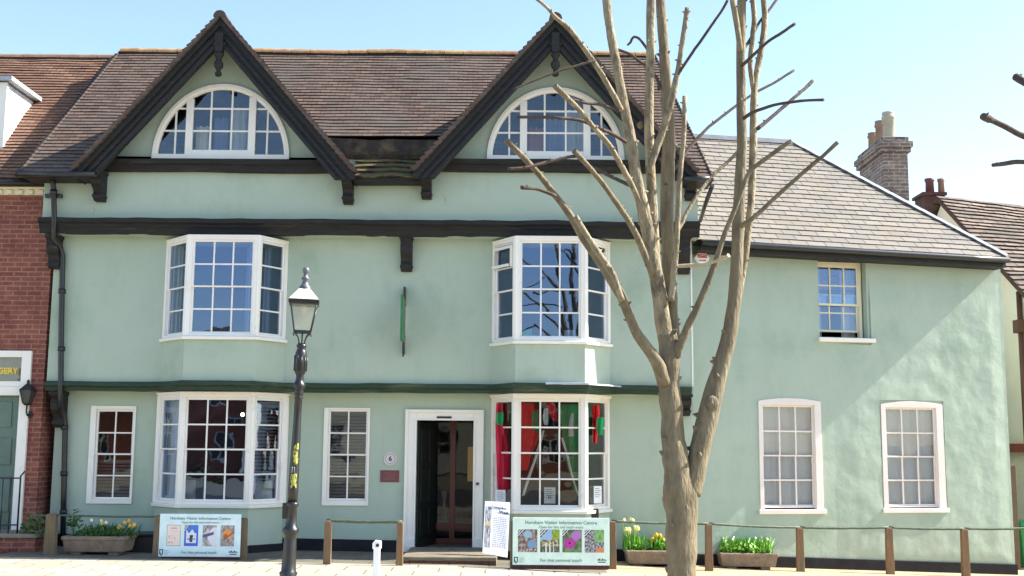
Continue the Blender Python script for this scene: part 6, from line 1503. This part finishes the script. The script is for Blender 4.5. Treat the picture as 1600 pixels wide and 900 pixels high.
for px,py,w_,h_,Y,lab in ((859,774,.17,.24,17.3,'small white poster with a red figure propped in the middle of the bay display'),(782,778,.15,.24,17.5,'pale notice in the left cheek of the lower right bay'),(934,773,.12,.26,17.5,'white notice in the right cheek of the lower right bay')):
    p=P(px,py,Y); t=thing('window_poster',p,lab,'poster','posters in the bay window'); b=MB(); b.box(p.x-w_/2,p.x+w_/2,Y,Y+.008,p.z-h_/2,p.z+h_/2); b.build('sheet',PAPER,t)
    b=MB()
    for j in range(5): b.box(p.x-w_*.35,p.x+w_*(.35 if j%2 else .2),Y-.002,Y-.0005,p.z+h_*(.34-.12*j),p.z+h_*(.37-.12*j))
    b.build('small_print',GREYP,t)
    if px==859: text('red_letter','R',(p.x,Y-.003,p.z-.03),.09,REDP,t)
b=MB(); p=P(925,771,17.2); 
b=MB(); xa,xb=d['x'][0],d['x'][3]; b.box(xa+.2,xb-.2,17.35,YG+.3,d['zs']-.3,d['zs']+.01); tag(b.build('display_shelf',plain('dark_shelf',(60,50,46)),org=((xa+xb)/2,17.5,d['zs']-.3)),'dark display shelf inside the lower right bay window','shelf')
# ================================================================ HOUSES OPPOSITE (seen reflected in the panes)
def opposite(x0,x1,y,h,hr,label,wm,rm):
    t=thing('terraced_house',((x0+x1)/2,y,0),label,'house','houses across the street'); g=gz((x0+x1)/2)-.1; b=MB()
    holes=[]
    nw=max(2,int((x1-x0)/2.6))
    for i in range(nw):
        c=x0+(x1-x0)*(i+.5)/nw
        for z in (g+.9,g+3.5): holes.append((c-.5,z,c+.5,z+1.5))
    xs=sorted(set([x0,x1]+[q[0] for q in holes]+[q[2] for q in holes])); zs=sorted(set([g,h]+[q[1] for q in holes]+[q[3] for q in holes]))
    for i in range(len(xs)-1):
        for j in range(len(zs)-1):
            cx=(xs[i]+xs[i+1])/2; cz=(zs[j]+zs[j+1])/2
            if any(q[0]<cx<q[2] and q[1]<cz<q[3] for q in holes): continue
            b.face([(xs[i],y,zs[j]),(xs[i+1],y,zs[j]),(xs[i+1],y,zs[j+1]),(xs[i],y,zs[j+1])])
    for xx in (x0,x1): b.face([(xx,y,g),(xx,y-7,g),(xx,y-7,h),(xx,y-3.5,hr),(xx,y,h)])
    b.face([(x0,y-7,g),(x1,y-7,g),(x1,y-7,h),(x0,y-7,h)]); b.build('wall',wm,t,recalc=False)
    b=MB(); b.face([(x0,y+.25,h-.1),(x1,y+.25,h-.1),(x1,y-3.5,hr),(x0,y-3.5,hr)],uv=[(x0,0),(x1,0),(x1,5),(x0,5)]); b.face([(x0,y-7.2,h-.1),(x1,y-7.2,h-.1),(x1,y-3.5,hr),(x0,y-3.5,hr)],uv=[(x0,0),(x1,0),(x1,5),(x0,5)]); b.build('roof',rm,t,recalc=False)
    for (a,c,d_,e) in holes:
        b=MB(); b.box(a,d_,y-.15,y-.02,c,c+.08); b.box(a,d_,y-.15,y-.021,e-.08,e); b.box(a,a+.08,y-.15,y-.022,c,e); b.box(d_-.08,d_,y-.15,y-.022,c,e); b.box((a+d_)/2-.03,(a+d_)/2+.03,y-.15,y-.023,c+.08,e-.08); b.box(a+.08,d_-.08,y-.15,y-.024,(c+e)/2-.03,(c+e)/2+.03)
        w_=b.build('window',WHITE,t); b=MB(); b.face([(a,y-.1,c),(d_,y-.1,c),(d_,y-.1,e),(a,y-.1,e)]); b.build('pane',plain('dark_glass',(40,44,52),.1),w_,recalc=False)
opposite(-26,-13.2,-25,5.0,7.8,'red brick terraced house across the street, seen only in reflections',BRICKO,TILE)
opposite(-13,-2,-24,4.2,6.6,'cream rendered house across the street, seen only in reflections',CREAMW,TILEL)
opposite(-1.8,20,-25.5,4.8,7.2,'wide red brick house across the street, seen only in reflections',BRICKO,SLATE)
